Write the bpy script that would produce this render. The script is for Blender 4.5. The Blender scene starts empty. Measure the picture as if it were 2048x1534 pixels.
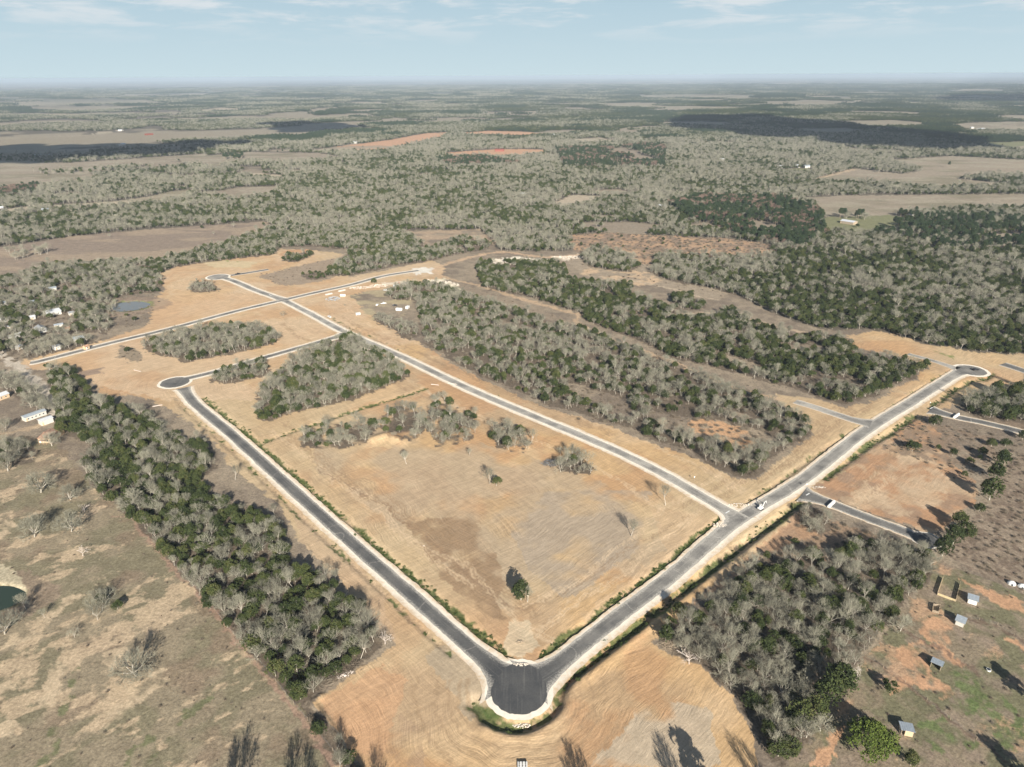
import bpy, math, random
import numpy as np
from mathutils import Matrix, Vector

# ------------------------------------------------------------------ camera, world, sun
SC = bpy.context.scene
COL = SC.collection
H = 200.0                      # drone height, metres
F = 1420.0                     # focal length in photo pixels
PIT = math.radians(23.42)
ROLL = math.radians(-0.31)
R = math.radians

_X = Vector((1, 0, 0))
_Fw = Vector((0, math.cos(PIT), -math.sin(PIT)))
_Up = Vector((0, math.sin(PIT), math.cos(PIT)))
_r = _X * math.cos(ROLL) + _Up * math.sin(ROLL)
_u = -_X * math.sin(ROLL) + _Up * math.cos(ROLL)
cam_d = bpy.data.cameras.new("camera")
cam = bpy.data.objects.new("camera", cam_d)
COL.objects.link(cam)
m = Matrix((_r, _u, -_Fw)).transposed().to_4x4()
m.translation = Vector((0, 0, H))
cam.matrix_world = m
cam_d.sensor_width = 36.0
cam_d.lens = F / 2048 * 36.0
cam_d.clip_start = 1.0
cam_d.clip_end = 200000.0
SC.camera = cam

SUN_EL = R(25)
SUN_AZ_TRAVEL = R(-11.5)       # direction the light travels, from +Y towards +X
tosun = Vector((-math.sin(SUN_AZ_TRAVEL) * math.cos(SUN_EL), -math.cos(SUN_AZ_TRAVEL) * math.cos(SUN_EL), math.sin(SUN_EL)))
sd = bpy.data.lights.new("sun", 'SUN')
sd.energy = 5.0
sd.angle = R(0.5)
sd.color = (1.0, 0.93, 0.82)
sun = bpy.data.objects.new("sun", sd)
COL.objects.link(sun)
sun.rotation_euler = tosun.to_track_quat('Z', 'Y').to_euler()
sun.location = (0, 0, 400)

w = bpy.data.worlds.new("World")
SC.world = w
w.use_nodes = True
nt = w.node_tree
nt.nodes.clear()
N = nt.nodes.new
L = nt.links.new
sky = N('ShaderNodeTexSky')
sky.sky_type = 'NISHITA'
sky.sun_disc = False
sky.sun_elevation = SUN_EL
sky.sun_rotation = math.atan2(tosun.x, tosun.y)
sky.altitude = 200
sky.air_density = 1.0
sky.dust_density = 0.6
sky.ozone_density = 1.4
bg = N('ShaderNodeBackground')
bg.inputs[1].default_value = 0.044
# thin cumulus humilis low in the sky, placed by view direction
tc = N('ShaderNodeTexCoord')
sep = N('ShaderNodeSeparateXYZ')
L(tc.outputs['Generated'], sep.inputs[0])
zz = N('ShaderNodeMath'); zz.operation = 'MAXIMUM'; zz.inputs[1].default_value = 0.02
L(sep.outputs[2], zz.inputs[0])
dv = N('ShaderNodeVectorMath'); dv.operation = 'DIVIDE'
cz = N('ShaderNodeCombineXYZ')
L(zz.outputs[0], cz.inputs[0]); L(zz.outputs[0], cz.inputs[1]); cz.inputs[2].default_value = 1
L(tc.outputs['Generated'], dv.inputs[0]); dv.operation = 'MULTIPLY'; dv.inputs[1].default_value = (5.0, 5.0, 34.0)
ns = N('ShaderNodeTexNoise')
ns.inputs['Scale'].default_value = 1.9
ns.inputs['Detail'].default_value = 9
ns.inputs['Roughness'].default_value = 0.62
ns.inputs['Distortion'].default_value = 0.3
L(dv.outputs[0], ns.inputs['Vector'])
cr = N('ShaderNodeMapRange'); cr.interpolation_type = 'SMOOTHSTEP'
cr.inputs[1].default_value = 0.44; cr.inputs[2].default_value = 0.64
L(ns.outputs[0], cr.inputs[0])
el = N('ShaderNodeMapRange'); el.interpolation_type = 'SMOOTHSTEP'
el.inputs[1].default_value = 0.028; el.inputs[2].default_value = 0.078
L(sep.outputs[2], el.inputs[0])
el2 = N('ShaderNodeMapRange'); el2.inputs[1].default_value = 0.25; el2.inputs[2].default_value = 0.5; el2.inputs[3].default_value = 1; el2.inputs[4].default_value = 0
L(sep.outputs[2], el2.inputs[0])
mu = N('ShaderNodeMath'); mu.operation = 'MULTIPLY'
L(cr.outputs[0], mu.inputs[0]); L(el.outputs[0], mu.inputs[1])
mu2 = N('ShaderNodeMath'); mu2.operation = 'MULTIPLY'; mu2.inputs[1].default_value = 0.75
mu3 = N('ShaderNodeMath'); mu3.operation = 'MULTIPLY'
L(mu.outputs[0], mu3.inputs[0]); L(el2.outputs[0], mu3.inputs[1])
L(mu3.outputs[0], mu2.inputs[0])
tint = N('ShaderNodeMix'); tint.data_type = 'RGBA'; tint.blend_type = 'MULTIPLY'
tint.inputs[0].default_value = 1.0
# pale blue winter air low in the sky
low = N('ShaderNodeValToRGB')
low.color_ramp.elements[0].position = 0.0; low.color_ramp.elements[0].color = (7.2, 8.9, 9.6, 1)
low.color_ramp.elements[1].position = 0.16; low.color_ramp.elements[1].color = (4.4, 6.5, 8.1, 1)
L(sep.outputs[2], low.inputs[0])
lowf = N('ShaderNodeMapRange'); lowf.inputs[1].default_value = 0.12; lowf.inputs[2].default_value = 0.45; lowf.inputs[3].default_value = 1; lowf.inputs[4].default_value = 0
L(sep.outputs[2], lowf.inputs[0])
lmx = N('ShaderNodeMix'); lmx.data_type = 'RGBA'
L(lowf.outputs[0], lmx.inputs[0]); L(sky.outputs[0], lmx.inputs[6]); L(low.outputs[0], lmx.inputs[7])
L(lmx.outputs[2], tint.inputs[6]); tint.inputs[7].default_value = (1, 1, 1, 1)
mx = N('ShaderNodeMix'); mx.data_type = 'RGBA'
L(mu2.outputs[0], mx.inputs[0]); L(tint.outputs[2], mx.inputs[6])
mx.inputs[7].default_value = (9.4, 9.8, 10.1, 1)
L(mx.outputs[2], bg.inputs[0])
wo = N('ShaderNodeOutputWorld')
L(bg.outputs[0], wo.inputs[0])

SC.view_settings.view_transform = 'Standard'
SC.view_settings.look = 'None'
SC.view_settings.gamma = 1
SC.view_settings.use_curve_mapping = False
SC.view_settings.exposure = 0.9

rng = np.random.default_rng(7)
random.seed(7)

# ------------------------------------------------------------------ pixel <-> ground, noise, polygons
def P(px, py, z=0.0):
    """photo pixel -> point on the level z"""
    d = _r * ((px - 1024) / F) + _u * (-(py - 767) / F) + _Fw
    dz = min(d.z, -0.0045)
    t = (z - H) / dz
    return (d.x * t, d.y * t)

def to_px(x, y, z=0.0):
    vx, vy, vz = x, y, z - H
    a = vx * _r.x + vy * _r.y + vz * _r.z
    b = vx * _u.x + vy * _u.y + vz * _u.z
    c = vx * _Fw.x + vy * _Fw.y + vz * _Fw.z
    return 1024 + F * a / c, 767 - F * b / c, c

def PP(poly):
    return np.array([P(*p) for p in poly])

def _h(ix, iy, s):
    n = (ix.astype(np.int64) * 374761393 + iy.astype(np.int64) * 668265263 + s * 974711) & 0xffffffff
    n = ((n ^ (n >> 13)) * 1274126177) & 0xffffffff
    n = ((n ^ (n >> 16)) * 2246822519) & 0xffffffff
    return ((n >> 8) & 0xffff) / 65535.0

def vn(x, y, s=0):
    x = np.asarray(x, float); y = np.asarray(y, float)
    xi = np.floor(x); yi = np.floor(y)
    fx = x - xi; fy = y - yi
    fx = fx * fx * (3 - 2 * fx); fy = fy * fy * (3 - 2 * fy)
    a = _h(xi, yi, s); b = _h(xi + 1, yi, s); c = _h(xi, yi + 1, s); d = _h(xi + 1, yi + 1, s)
    return (a * (1 - fx) + b * fx) * (1 - fy) + (c * (1 - fx) + d * fx) * fy

def fbm(x, y, s=0, o=4):
    t = 0; a = 0.5; n = 0
    for i in range(o):
        t = t + a * vn(x * 2 ** i + 17.3 * i, y * 2 ** i - 9.1 * i, s + i)
        n += a; a *= 0.5
    return t / n

def ss(v, a, b):
    t = np.clip((v - a) / (b - a), 0, 1)
    return t * t * (3 - 2 * t)

def pip(x, y, poly):
    x = np.asarray(x); y = np.asarray(y)
    out = np.zeros(x.shape, bool)
    lo = poly.min(0); hi = poly.max(0)
    idx = np.nonzero((x >= lo[0]) & (x <= hi[0]) & (y >= lo[1]) & (y <= hi[1]))[0]
    if not len(idx):
        return out
    xs = x[idx]; ys = y[idx]; ins = np.zeros(len(idx), bool)
    n = len(poly)
    for i in range(n):
        x0, y0 = poly[i - 1]; x1, y1 = poly[i]
        if y0 == y1:
            continue
        c = ((y0 > ys) != (y1 > ys)) & (xs < (x1 - x0) * (ys - y0) / (y1 - y0) + x0)
        ins ^= c
    out[idx] = ins
    return out

def dist_poly(x, y, pts, lim=1e9):
    """distance to a polyline, signed side of the nearest piece, and length along it"""
    best = np.full(x.shape, 1e9); side = np.zeros(x.shape)
    lo = pts.min(0) - lim; hi = pts.max(0) + lim
    idx = np.nonzero((x >= lo[0]) & (x <= hi[0]) & (y >= lo[1]) & (y <= hi[1]))[0]
    if not len(idx):
        return best, side
    xs = x[idx]; ys = y[idx]; b = best[idx]; sd_ = side[idx]
    for i in range(len(pts) - 1):
        ax, ay = pts[i]; bx, by = pts[i + 1]
        dx, dy = bx - ax, by - ay
        l2 = dx * dx + dy * dy + 1e-9
        t = np.clip(((xs - ax) * dx + (ys - ay) * dy) / l2, 0, 1)
        qx = xs - ax - t * dx; qy = ys - ay - t * dy
        d = np.hypot(qx, qy)
        k = d < b
        b = np.where(k, d, b)
        sd_ = np.where(k, np.sign(dx * qy - dy * qx), sd_)
    best[idx] = b; side[idx] = sd_
    return best, side

def smooth(pts, step=2.0):
    """Catmull-Rom through world points, resampled"""
    p = np.asarray(pts, float)
    q = np.vstack([2 * p[0] - p[1], p, 2 * p[-1] - p[-2]])
    out = []
    for i in range(1, len(q) - 2):
        L_ = np.linalg.norm(q[i + 1] - q[i]); n = max(2, int(L_ / step))
        for k in range(n):
            t = k / n
            out.append(0.5 * ((2 * q[i]) + (-q[i - 1] + q[i + 1]) * t + (2 * q[i - 1] - 5 * q[i] + 4 * q[i + 1] - q[i + 2]) * t * t + (-q[i - 1] + 3 * q[i] - 3 * q[i + 1] + q[i + 2]) * t ** 3))
    out.append(p[-1])
    return np.array(out)

# ------------------------------------------------------------------ mesh + tag helpers
def mesh_np(name, V, faces, mats, midx=None, attrs=None, smooth_=False):
    """V (n,3); faces: list of (m,k) int arrays"""
    me = bpy.data.meshes.new(name)
    V = np.asarray(V, np.float32)
    me.vertices.add(len(V)); me.vertices.foreach_set('co', V.ravel())
    if not isinstance(faces, list):
        faces = [faces]
    nl = sum(f.size for f in faces); nf = sum(len(f) for f in faces)
    me.loops.add(nl); me.polygons.add(nf)
    me.loops.foreach_set('vertex_index', np.concatenate([f.ravel() for f in faces]).astype(np.int32))
    tot = np.concatenate([np.full(len(f), f.shape[1]) for f in faces]).astype(np.int32)
    st = np.concatenate([[0], np.cumsum(tot)[:-1]]).astype(np.int32)
    me.polygons.foreach_set('loop_start', st)
    me.polygons.foreach_set('loop_total', tot)
    if midx is not None:
        me.polygons.foreach_set('material_index', np.asarray(midx, np.int32))
    me.polygons.foreach_set('use_smooth', np.full(nf, smooth_, bool))
    for mm in (mats if isinstance(mats, (list, tuple)) else [mats]):
        me.materials.append(mm)
    for k, v in (attrs or {}).items():
        v = np.asarray(v, np.float32)
        if v.ndim == 2:
            if v.shape[1] == 3:
                v = np.hstack([v, np.ones((len(v), 1), np.float32)])
            a = me.color_attributes.new(k, 'FLOAT_COLOR', 'POINT'); a.data.foreach_set('color', v.ravel())
        else:
            a = me.attributes.new(k, 'FLOAT', 'POINT'); a.data.foreach_set('value', v)
    me.update(calc_edges=True)
    return me

def link(name, me, parent=None, **tags):
    o = bpy.data.objects.new(name, me)
    COL.objects.link(o)
    if parent:
        o.parent = parent
    for k, v in tags.items():
        if v is not None:
            o[k] = v
    return o

def thing(name, label, cat, loc=(0, 0, 0), rz=0.0, group=None, scale=None):
    o = bpy.data.objects.new(name, None)
    COL.objects.link(o)
    o.empty_display_size = 0.5
    o.location = loc; o.rotation_euler = (0, 0, rz)
    if scale:
        o.scale = scale
    o['label'] = label; o['category'] = cat
    if group:
        o['group'] = group
    return o

class MB:
    """collects quads/tris, then becomes one mesh object"""
    def __init__(s):
        s.v = []; s.f = []
    def add(s, vs, fs):
        b = len(s.v); s.v += [tuple(v) for v in vs]; s.f += [tuple(i + b for i in f) for f in fs]
    def box(s, x0, x1, y0, y1, z0, z1, T=None):
        vs = [(x0, y0, z0), (x1, y0, z0), (x1, y1, z0), (x0, y1, z0), (x0, y0, z1), (x1, y0, z1), (x1, y1, z1), (x0, y1, z1)]
        if T:
            vs = [T @ Vector(v) for v in vs]
        s.add(vs, [(3, 2, 1, 0), (4, 5, 6, 7), (0, 1, 5, 4), (1, 2, 6, 5), (2, 3, 7, 6), (3, 0, 4, 7)])
    def prism(s, prof, y0, y1):
        """profile in x,z swept along y"""
        n = len(prof)
        vs = [(x, y0, z) for x, z in prof] + [(x, y1, z) for x, z in prof]
        fs = [tuple(range(n)), tuple(range(2 * n - 1, n - 1, -1))]
        fs += [(i, i + n, (i + 1) % n + n, (i + 1) % n) for i in range(n)]
        s.add(vs, fs)
    def tube(s, a, b, r0, r1, n=6):
        a = Vector(a); b = Vector(b); d = (b - a).normalized()
        u = d.cross(Vector((0, 0, 1)) if abs(d.z) < .9 else Vector((1, 0, 0))).normalized(); v_ = d.cross(u)
        vs = []
        for p, r_ in ((a, r0), (b, r1)):
            for k in range(n):
                t = 2 * math.pi * k / n
                vs.append(p + u * math.cos(t) * r_ + v_ * math.sin(t) * r_)
        fs = [(k, (k + 1) % n, (k + 1) % n + n, k + n) for k in range(n)] + [tuple(range(n - 1, -1, -1)), tuple(range(n, 2 * n))]
        s.add(vs, fs)
    def build(s, name, mat, parent=None, bevel=0, **tags):
        me = bpy.data.meshes.new(name)
        me.from_pydata([tuple(v) for v in s.v], [], s.f)
        me.materials.append(mat); me.update()
        o = link(name, me, parent, **tags)
        if bevel:
            b = o.modifiers.new('bevel', 'BEVEL'); b.width = bevel; b.segments = 2; b.limit_method = 'ANGLE'
        return o

# ------------------------------------------------------------------ materials
def mat(name):
    m_ = bpy.data.materials.new(name); m_.use_nodes = True
    nt_ = m_.node_tree
    return m_, nt_, nt_.nodes['Principled BSDF']

def simple(name, col, rough=0.6, metal=0.0, var=0.15, scale=2.0, spec=0.3):
    m_, t, b = mat(name)
    b.inputs['Roughness'].default_value = rough; b.inputs['Metallic'].default_value = metal
    b.inputs['Specular IOR Level'].default_value = spec
    g = t.nodes.new('ShaderNodeNewGeometry')
    n = t.nodes.new('ShaderNodeTexNoise'); n.inputs['Scale'].default_value = scale; n.inputs['Detail'].default_value = 5
    t.links.new(g.outputs['Position'], n.inputs['Vector'])
    mr = t.nodes.new('ShaderNodeMapRange'); mr.inputs[1].default_value = .3; mr.inputs[2].default_value = .7
    mr.inputs[3].default_value = 1 - var; mr.inputs[4].default_value = 1 + var
    t.links.new(n.outputs[0], mr.inputs[0])
    vm = t.nodes.new('ShaderNodeVectorMath'); vm.operation = 'SCALE'; vm.inputs[0].default_value = col[:3]
    t.links.new(mr.outputs[0], vm.inputs['Scale'])
    t.links.new(vm.outputs[0], b.inputs['Base Color'])
    return m_

def tree_mat(name, cols, rough=0.85, scale=0.5, spec=0.15):
    """colour ramp over (per-tree random + position noise)"""
    m_, t, b = mat(name)
    b.inputs['Roughness'].default_value = rough; b.inputs['Specular IOR Level'].default_value = spec
    oi = t.nodes.new('ShaderNodeObjectInfo')
    g = t.nodes.new('ShaderNodeNewGeometry')
    n = t.nodes.new('ShaderNodeTexNoise'); n.inputs['Scale'].default_value = scale; n.inputs['Detail'].default_value = 3
    t.links.new(g.outputs['Position'], n.inputs['Vector'])
    a = t.nodes.new('ShaderNodeMath'); a.operation = 'MULTIPLY_ADD'; a.inputs[1].default_value = 0.6
    t.links.new(oi.outputs['Random'], a.inputs[0]); 
    s_ = t.nodes.new('ShaderNodeMath'); s_.operation = 'MULTIPLY_ADD'; s_.inputs[1].default_value = 1.6; s_.inputs[2].default_value = -0.6
    t.links.new(n.outputs[0], s_.inputs[0]); t.links.new(s_.outputs[0], a.inputs[2])
    r_ = t.nodes.new('ShaderNodeValToRGB')
    e = r_.color_ramp.elements
    e[0].position = 0.0; e[0].color = (*cols[0], 1); e[1].position = 1.0; e[1].color = (*cols[-1], 1)
    for i, c in enumerate(cols[1:-1]):
        x = e.new((i + 1) / (len(cols) - 1)); x.color = (*c, 1)
    t.links.new(a.outputs[0], r_.inputs[0])
    t.links.new(r_.outputs[0], b.inputs['Base Color'])
    return m_

M = {}
M['cedar'] = tree_mat('cedar_foliage', [(.026, .037, .016), (.044, .059, .021), (.068, .084, .028), (.108, .112, .043)])
M['oakleaf'] = tree_mat('live_oak_foliage', [(.06, .085, .02), (.10, .14, .03), (.15, .18, .04)], scale=.8)
M['weed'] = tree_mat('ditch_weeds', [(.045, .072, .022), (.07, .10, .03), (.11, .125, .045)], scale=.8)
M['pine'] = tree_mat('pine_foliage', [(.025, .045, .022), (.04, .062, .028), (.055, .078, .032)])
M['rust'] = tree_mat('dead_needles', [(.17, .12, .095), (.22, .15, .12), (.25, .18, .145)])
M['twig'] = tree_mat('bare_twigs', [(.145, .138, .108), (.21, .203, .158), (.31, .298, .23), (.245, .235, .183)])
M['bark'] = tree_mat('pale_bark', [(.36, .33, .28), (.5, .46, .39)])
M['brush'] = tree_mat('dry_brush', [(.13, .105, .08), (.20, .165, .125), (.27, .235, .18)])
M['bone'] = tree_mat('dead_wood', [(.55, .48, .42), (.62, .55, .5)])
M['white'] = simple('white_paint', (.74, .74, .72), .5, var=.06)
M['offwhite'] = simple('weathered_white_wall', (.55, .53, .48), .7, var=.12)
M['metalroof'] = simple('grey_metal_roof', (.45, .50, .54), .35, .3, var=.12, scale=1.2)
M['whiteroof'] = simple('white_metal_roof', (.60, .62, .64), .4, .1, var=.08)
M['greyroof'] = simple('grey_shingle_roof', (.28, .29, .30), .8, var=.2, scale=3)
M['rustroof'] = simple('rusty_roof', (.36, .22, .15), .7, var=.45, scale=.8)
M['plywood'] = simple('plywood', (.56, .42, .27), .8, var=.15)
M['redwall'] = simple('red_wall', (.24, .08, .06), .7, var=.15)
M['glass'] = simple('dark_glass', (.03, .04, .05), .1, var=.05, spec=.6)
M['black'] = simple('black_paint', (.02, .02, .022), .25, var=.1, spec=.5)
M['tyre'] = simple('tyre_rubber', (.02, .02, .02), .8)
M['red'] = simple('red_paint', (.5, .05, .03), .4)
M['blue'] = simple('blue_paint', (.1, .2, .4), .4)
M['steel'] = simple('dull_steel', (.25, .25, .25), .45, .5)
M['wood'] = simple('weathered_wood', (.36, .29, .21), .85, var=.3, scale=3)
M['yellowwood'] = simple('new_lumber', (.62, .5, .3), .8, var=.12)
M['darksteel'] = simple('dark_steel', (.05, .05, .05), .5)
M['rock'] = simple('limestone_rubble', (.60, .54, .46), .9, var=.35, scale=2.5)
M['greyrock'] = simple('grey_gravel', (.34, .35, .36), .9, var=.25, scale=2.5)
M['tan'] = simple('tan_block_wall', (.62, .52, .38), .8)

# ------------------------------------------------------------------ the site plan (photo pixels)
ROADS = {
 'west_leg': [(366, 776), (380, 796), (397, 814), (462, 868), (554, 951), (647, 1035), (749, 1126), (820, 1188), (905, 1264), (994, 1341), (1022, 1366)],
 'east_leg': [(1058, 1366), (1110, 1337), (1212, 1256), (1349, 1150), (1478, 1042), (1608, 960), (1734, 862), (1826, 804), (1900, 757), (1925, 744)],
 'middle': [(567, 600), (622, 628), (690, 664), (802, 713), (939, 778), (1076, 836), (1213, 893), (1315, 942), (1389, 984), (1461, 1027), (1476, 1040)],
 'north': [(60, 726), (85, 721), (222, 686), (342, 657), (478, 621), (567, 600), (632, 585), (700, 570), (768, 552), (837, 541)],
 'northwest': [(441, 553), (475, 565), (510, 580), (567, 600)],
 'cross': [(352, 762), (396, 752), (444, 740), (547, 710), (632, 686), (690, 669)],
 'stub_east': [(1742, 848), (1700, 838), (1640, 818), (1590, 803)],
 'stub_north': [(1915, 738), (1870, 723), (1816, 708)],
 'stub_southeast': [(1860, 820), (1912, 834), (1970, 846), (2048, 865), (2150, 892)],
 'stub_court': [(1604, 988), (1661, 1007), (1730, 1034), (1800, 1060), (1850, 1080)],
 'far_east_stub': [(2005, 728), (2048, 742), (2130, 772)],
 'yard_stub': [(462, 551), (500, 545), (537, 539)],
}
RW = {'west_leg': 3.3, 'east_leg': 3.5, 'middle': 2.95, 'north': 3.1, 'northwest': 3.3, 'cross': 3.0, 'stub_east': 3.4, 'stub_north': 2.6, 'stub_southeast': 3.4, 'stub_court': 3.5, 'far_east_stub': 4.5, 'yard_stub': 3.3}
DUST = {'west_leg': .20, 'east_leg': .58, 'middle': .70, 'north': .60, 'northwest': .55, 'cross': .35, 'stub_east': .75, 'stub_north': .72, 'stub_southeast': .22, 'stub_court': .28, 'far_east_stub': .25, 'yard_stub': .3}
SHO = {'west_leg': 3.2, 'east_leg': 3.3, 'middle': 3.0, 'north': 2.9, 'northwest': 3, 'cross': 2.8, 'stub_east': .8, 'stub_north': .6, 'stub_southeast': 1.2, 'stub_court': 1.0, 'far_east_stub': .8, 'yard_stub': 1.4}
RP = {k: smooth(PP(v), 2.0) for k, v in ROADS.items()}
def offs(pts, d):
    t_ = np.gradient(pts, axis=0); t_ /= np.linalg.norm(t_, axis=1)[:, None] + 1e-9
    return pts + np.stack([-t_[:, 1], t_[:, 0]], 1) * d
SIDES = {'east_leg': (1.7, 3.1), 'west_leg': (2.4, 2.6)}      # shoulder width, left / right of travel
RP['east_leg'] = offs(RP['east_leg'], .7)
DISCS = [('west_leg', (1039, 1384), 9.9, .10), ('cross', (350, 765), 9.6, .28), ('east_leg', (1942, 741), 10.0, .4), ('northwest', (436, 554), 11, .65), ('east_leg', (1041, 1361), 8.0, .10), ('stub_court', (1853, 1080), 6.0, .12)]

WOODS = [  # name, polygon, keep, green share, size, text
 ('w1', [(95, 735), (150, 745), (185, 800), (240, 812), (300, 835), (335, 872), (415, 885), (435, 935), (400, 955), (435, 1012), (510, 1015), (560, 1065), (585, 1135), (655, 1155), (685, 1205), (745, 1245), (765, 1290), (715, 1330), (640, 1370), (600, 1415), (540, 1345), (480, 1285), (400, 1195), (340, 1125), (290, 1065), (230, 1005), (200, 990), (172, 950), (180, 890), (122, 862), (110, 800)], .97, .62, 1.0, 'the wooded strip by the pasture'),
 ('w1b', [(600, 1415), (640, 1425), (660, 1455), (735, 1560), (760, 1650), (720, 1650), (660, 1540)], .5, .4, .8, 'the thin hedge beside the graded sand'),
 ('w2', [(513, 836), (533, 843), (581, 829), (632, 816), (700, 802), (826, 751), (782, 720), (734, 686), (700, 675), (649, 686), (608, 703), (588, 723), (519, 775)], .97, .42, 1.0, 'the grove left of the middle road'),
 ('w3', [(287, 686), (342, 669), (410, 655), (506, 652), (564, 668), (547, 690), (478, 705), (376, 725), (325, 712), (290, 698)], .95, .22, .95, 'the grove between the two left roads'),
 ('w4', [(420, 760), (470, 738), (533, 722), (543, 750), (444, 770)], .9, .3, .9, 'the small grove beside the west turning circle'),
 ('w5', [(847, 662), (854, 689), (919, 730), (973, 757), (1035, 781), (1093, 809), (1137, 819), (1158, 826), (1213, 843), (1277, 860), (1301, 880), (1349, 891), (1383, 904), (1430, 935), (1470, 952), (1500, 956), (1526, 942), (1530, 925), (1575, 895), (1600, 885), (1620, 868), (1610, 840), (1560, 815), (1500, 790), (1450, 770), (1400, 750), (1349, 734), (1281, 703), (1213, 675), (1161, 662), (1069, 635), (1007, 610), (966, 600), (919, 587), (905, 576), (847, 566), (813, 570), (768, 587), (789, 600), (830, 600), (837, 634)], .86, .36, .92, 'the wooded band above the middle road'),
 ('w4b', [(745, 625), (790, 640), (830, 655), (842, 668), (820, 682), (790, 662), (750, 642)], .9, .1, .8, 'the thicket beside the equipment yard'),
 ('w6', [(953, 529), (1007, 523), (1117, 525), (1137, 549), (1144, 563), (1260, 570), (1267, 587), (1349, 621), (1348, 634), (1427, 634), (1461, 617), (1508, 647), (1587, 668), (1656, 668), (1697, 685), (1724, 712), (1826, 726), (1857, 736), (1820, 757), (1775, 781), (1741, 794), (1690, 808), (1632, 794), (1587, 774), (1550, 770), (1485, 750), (1410, 729), (1348, 719), (1281, 682), (1178, 645), (1161, 628), (1110, 610), (1042, 590), (973, 580), (960, 563)], .9, .64, .95, 'the wooded band above the dirt track'),
 ('w6b', [(1340, 590), (1380, 590), (1412, 610), (1400, 620), (1345, 618)], .9, .7, .9, 'the wooded band above the dirt track'),
 ('w6c', [(1161, 513), (1195, 496), (1247, 508), (1281, 530), (1260, 545), (1178, 534)], .9, .35, 1, 'the wooded band above the dirt track'),
 ('w6d', [(1300, 545), (1310, 515), (1345, 510), (1420, 560), (1480, 592), (1400, 572), (1340, 562)], .95, .35, 1, 'the wooded band above the dirt track'),
 ('wl', [(-260, 640), (0, 587), (0, 560), (100, 529), (310, 522), (325, 563), (318, 585), (266, 587), (222, 600), (212, 628), (191, 665), (150, 668), (102, 664), (35, 708), (-200, 760)], .8, .38, .9, 'the wooded hamlet at the left edge'),
 ('wl2', [(45, 708), (120, 668), (178, 672), (191, 686), (58, 718)], .8, .05, .9, 'the wooded hamlet at the left edge'),
 ('wl3', [(222, 600), (235, 600), (228, 640), (215, 670), (200, 668)], .5, .3, .8, 'the wooded hamlet at the left edge'),
 ('w9', [(-100, 745), (0, 750), (50, 765), (108, 825), (70, 822), (45, 800), (0, 775), (-100, 780)], .6, .1, .9, 'the old lane at the left edge'),
 ('w9b', [(60, 805), (130, 815), (140, 850), (110, 838), (70, 822)], .75, .2, .9, 'the old lane at the left edge'),
 ('w9c', [(-60, 885), (50, 885), (80, 905), (60, 925), (-60, 935)], .5, .15, .9, 'the old lane at the left edge'),
 ('w8', [(310, 522), (330, 520), (440, 490), (530, 468), (620, 460), (700, 452), (800, 462), (850, 490), (830, 500), (700, 500), (620, 492), (560, 495), (545, 510), (478, 517), (393, 527), (340, 537), (320, 548)], .95, .5, .95, 'the tree belt behind the north road'),
 ('w8b', [(650, 552), (680, 524), (700, 500), (850, 500), (930, 475), (985, 487), (975, 499), (920, 508), (860, 522), (800, 530), (740, 543), (700, 552)], .9, .5, .9, 'the tree belt behind the north road'),
 ('w8c', [(605, 552), (620, 543), (655, 545), (650, 558), (620, 558)], .8, .9, .6, 'the tree belt behind the north road'),
 ('w8d', [(560, 522), (570, 510), (620, 505), (625, 512), (590, 524)], .8, .85, .8, 'the tree belt behind the north road'),
 ('w11', [(376, 574), (395, 562), (420, 563), (440, 582), (400, 585), (378, 582)], 1, .1, .55, 'the bushy mound by the northwest turning circle'),
 ('lc1', [(596, 882), (615, 862), (680, 850), (740, 838), (755, 850), (740, 885), (680, 897), (605, 895)], .62, .18, .9, 'the loose clumps in the big cleared lot'),
 ('lc2', [(750, 850), (772, 825), (800, 812), (845, 830), (845, 880), (790, 882)], .42, .2, 1.0, 'the loose clumps in the big cleared lot'),
 ('lc3', [(840, 850), (870, 800), (900, 810), (950, 832), (955, 862), (935, 882), (872, 895), (865, 875)], .7, .22, .9, 'the loose clumps in the big cleared lot'),
 ('lc4', [(975, 865), (1000, 845), (1040, 862), (1068, 892), (1050, 905), (1000, 897)], .8, .12, 1.0, 'the loose clumps in the big cleared lot'),
 ('lc5', [(1112, 925), (1120, 908), (1150, 908), (1188, 938), (1180, 950), (1120, 945)], .95, .1, 1.0, 'the loose clumps in the big cleared lot'),
 ('ws', [(1312, 1268), (1345, 1238), (1405, 1218), (1445, 1180), (1485, 1145), (1520, 1125), (1545, 1108), (1600, 1112), (1650, 1122), (1700, 1095), (1740, 1085), (1800, 1095), (1860, 1112), (1866, 1150), (1830, 1182), (1795, 1225), (1740, 1285), (1712, 1335), (1690, 1390), (1650, 1405), (1610, 1440), (1610, 1480), (1560, 1530), (1530, 1490), (1505, 1438), (1470, 1388), (1400, 1328), (1345, 1300)], .97, .26, 1.0, 'the wood at the lower right'),
 ('ws2', [(1592, 1015), (1640, 1022), (1665, 1050), (1640, 1075), (1605, 1052)], .95, .02, .75, 'the thicket beside the court road'),
 ('ws3', [(1670, 1060), (1740, 1075), (1845, 1110), (1700, 1100)], .5, .3, .8, 'the thicket beside the court road'),
 ('wne', [(1925, 802), (1955, 792), (2048, 776), (2250, 790), (2250, 905), (2060, 848), (1960, 836), (1928, 822)], .95, .6, 1.15, 'the wood above the barricaded road'),
]
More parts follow.
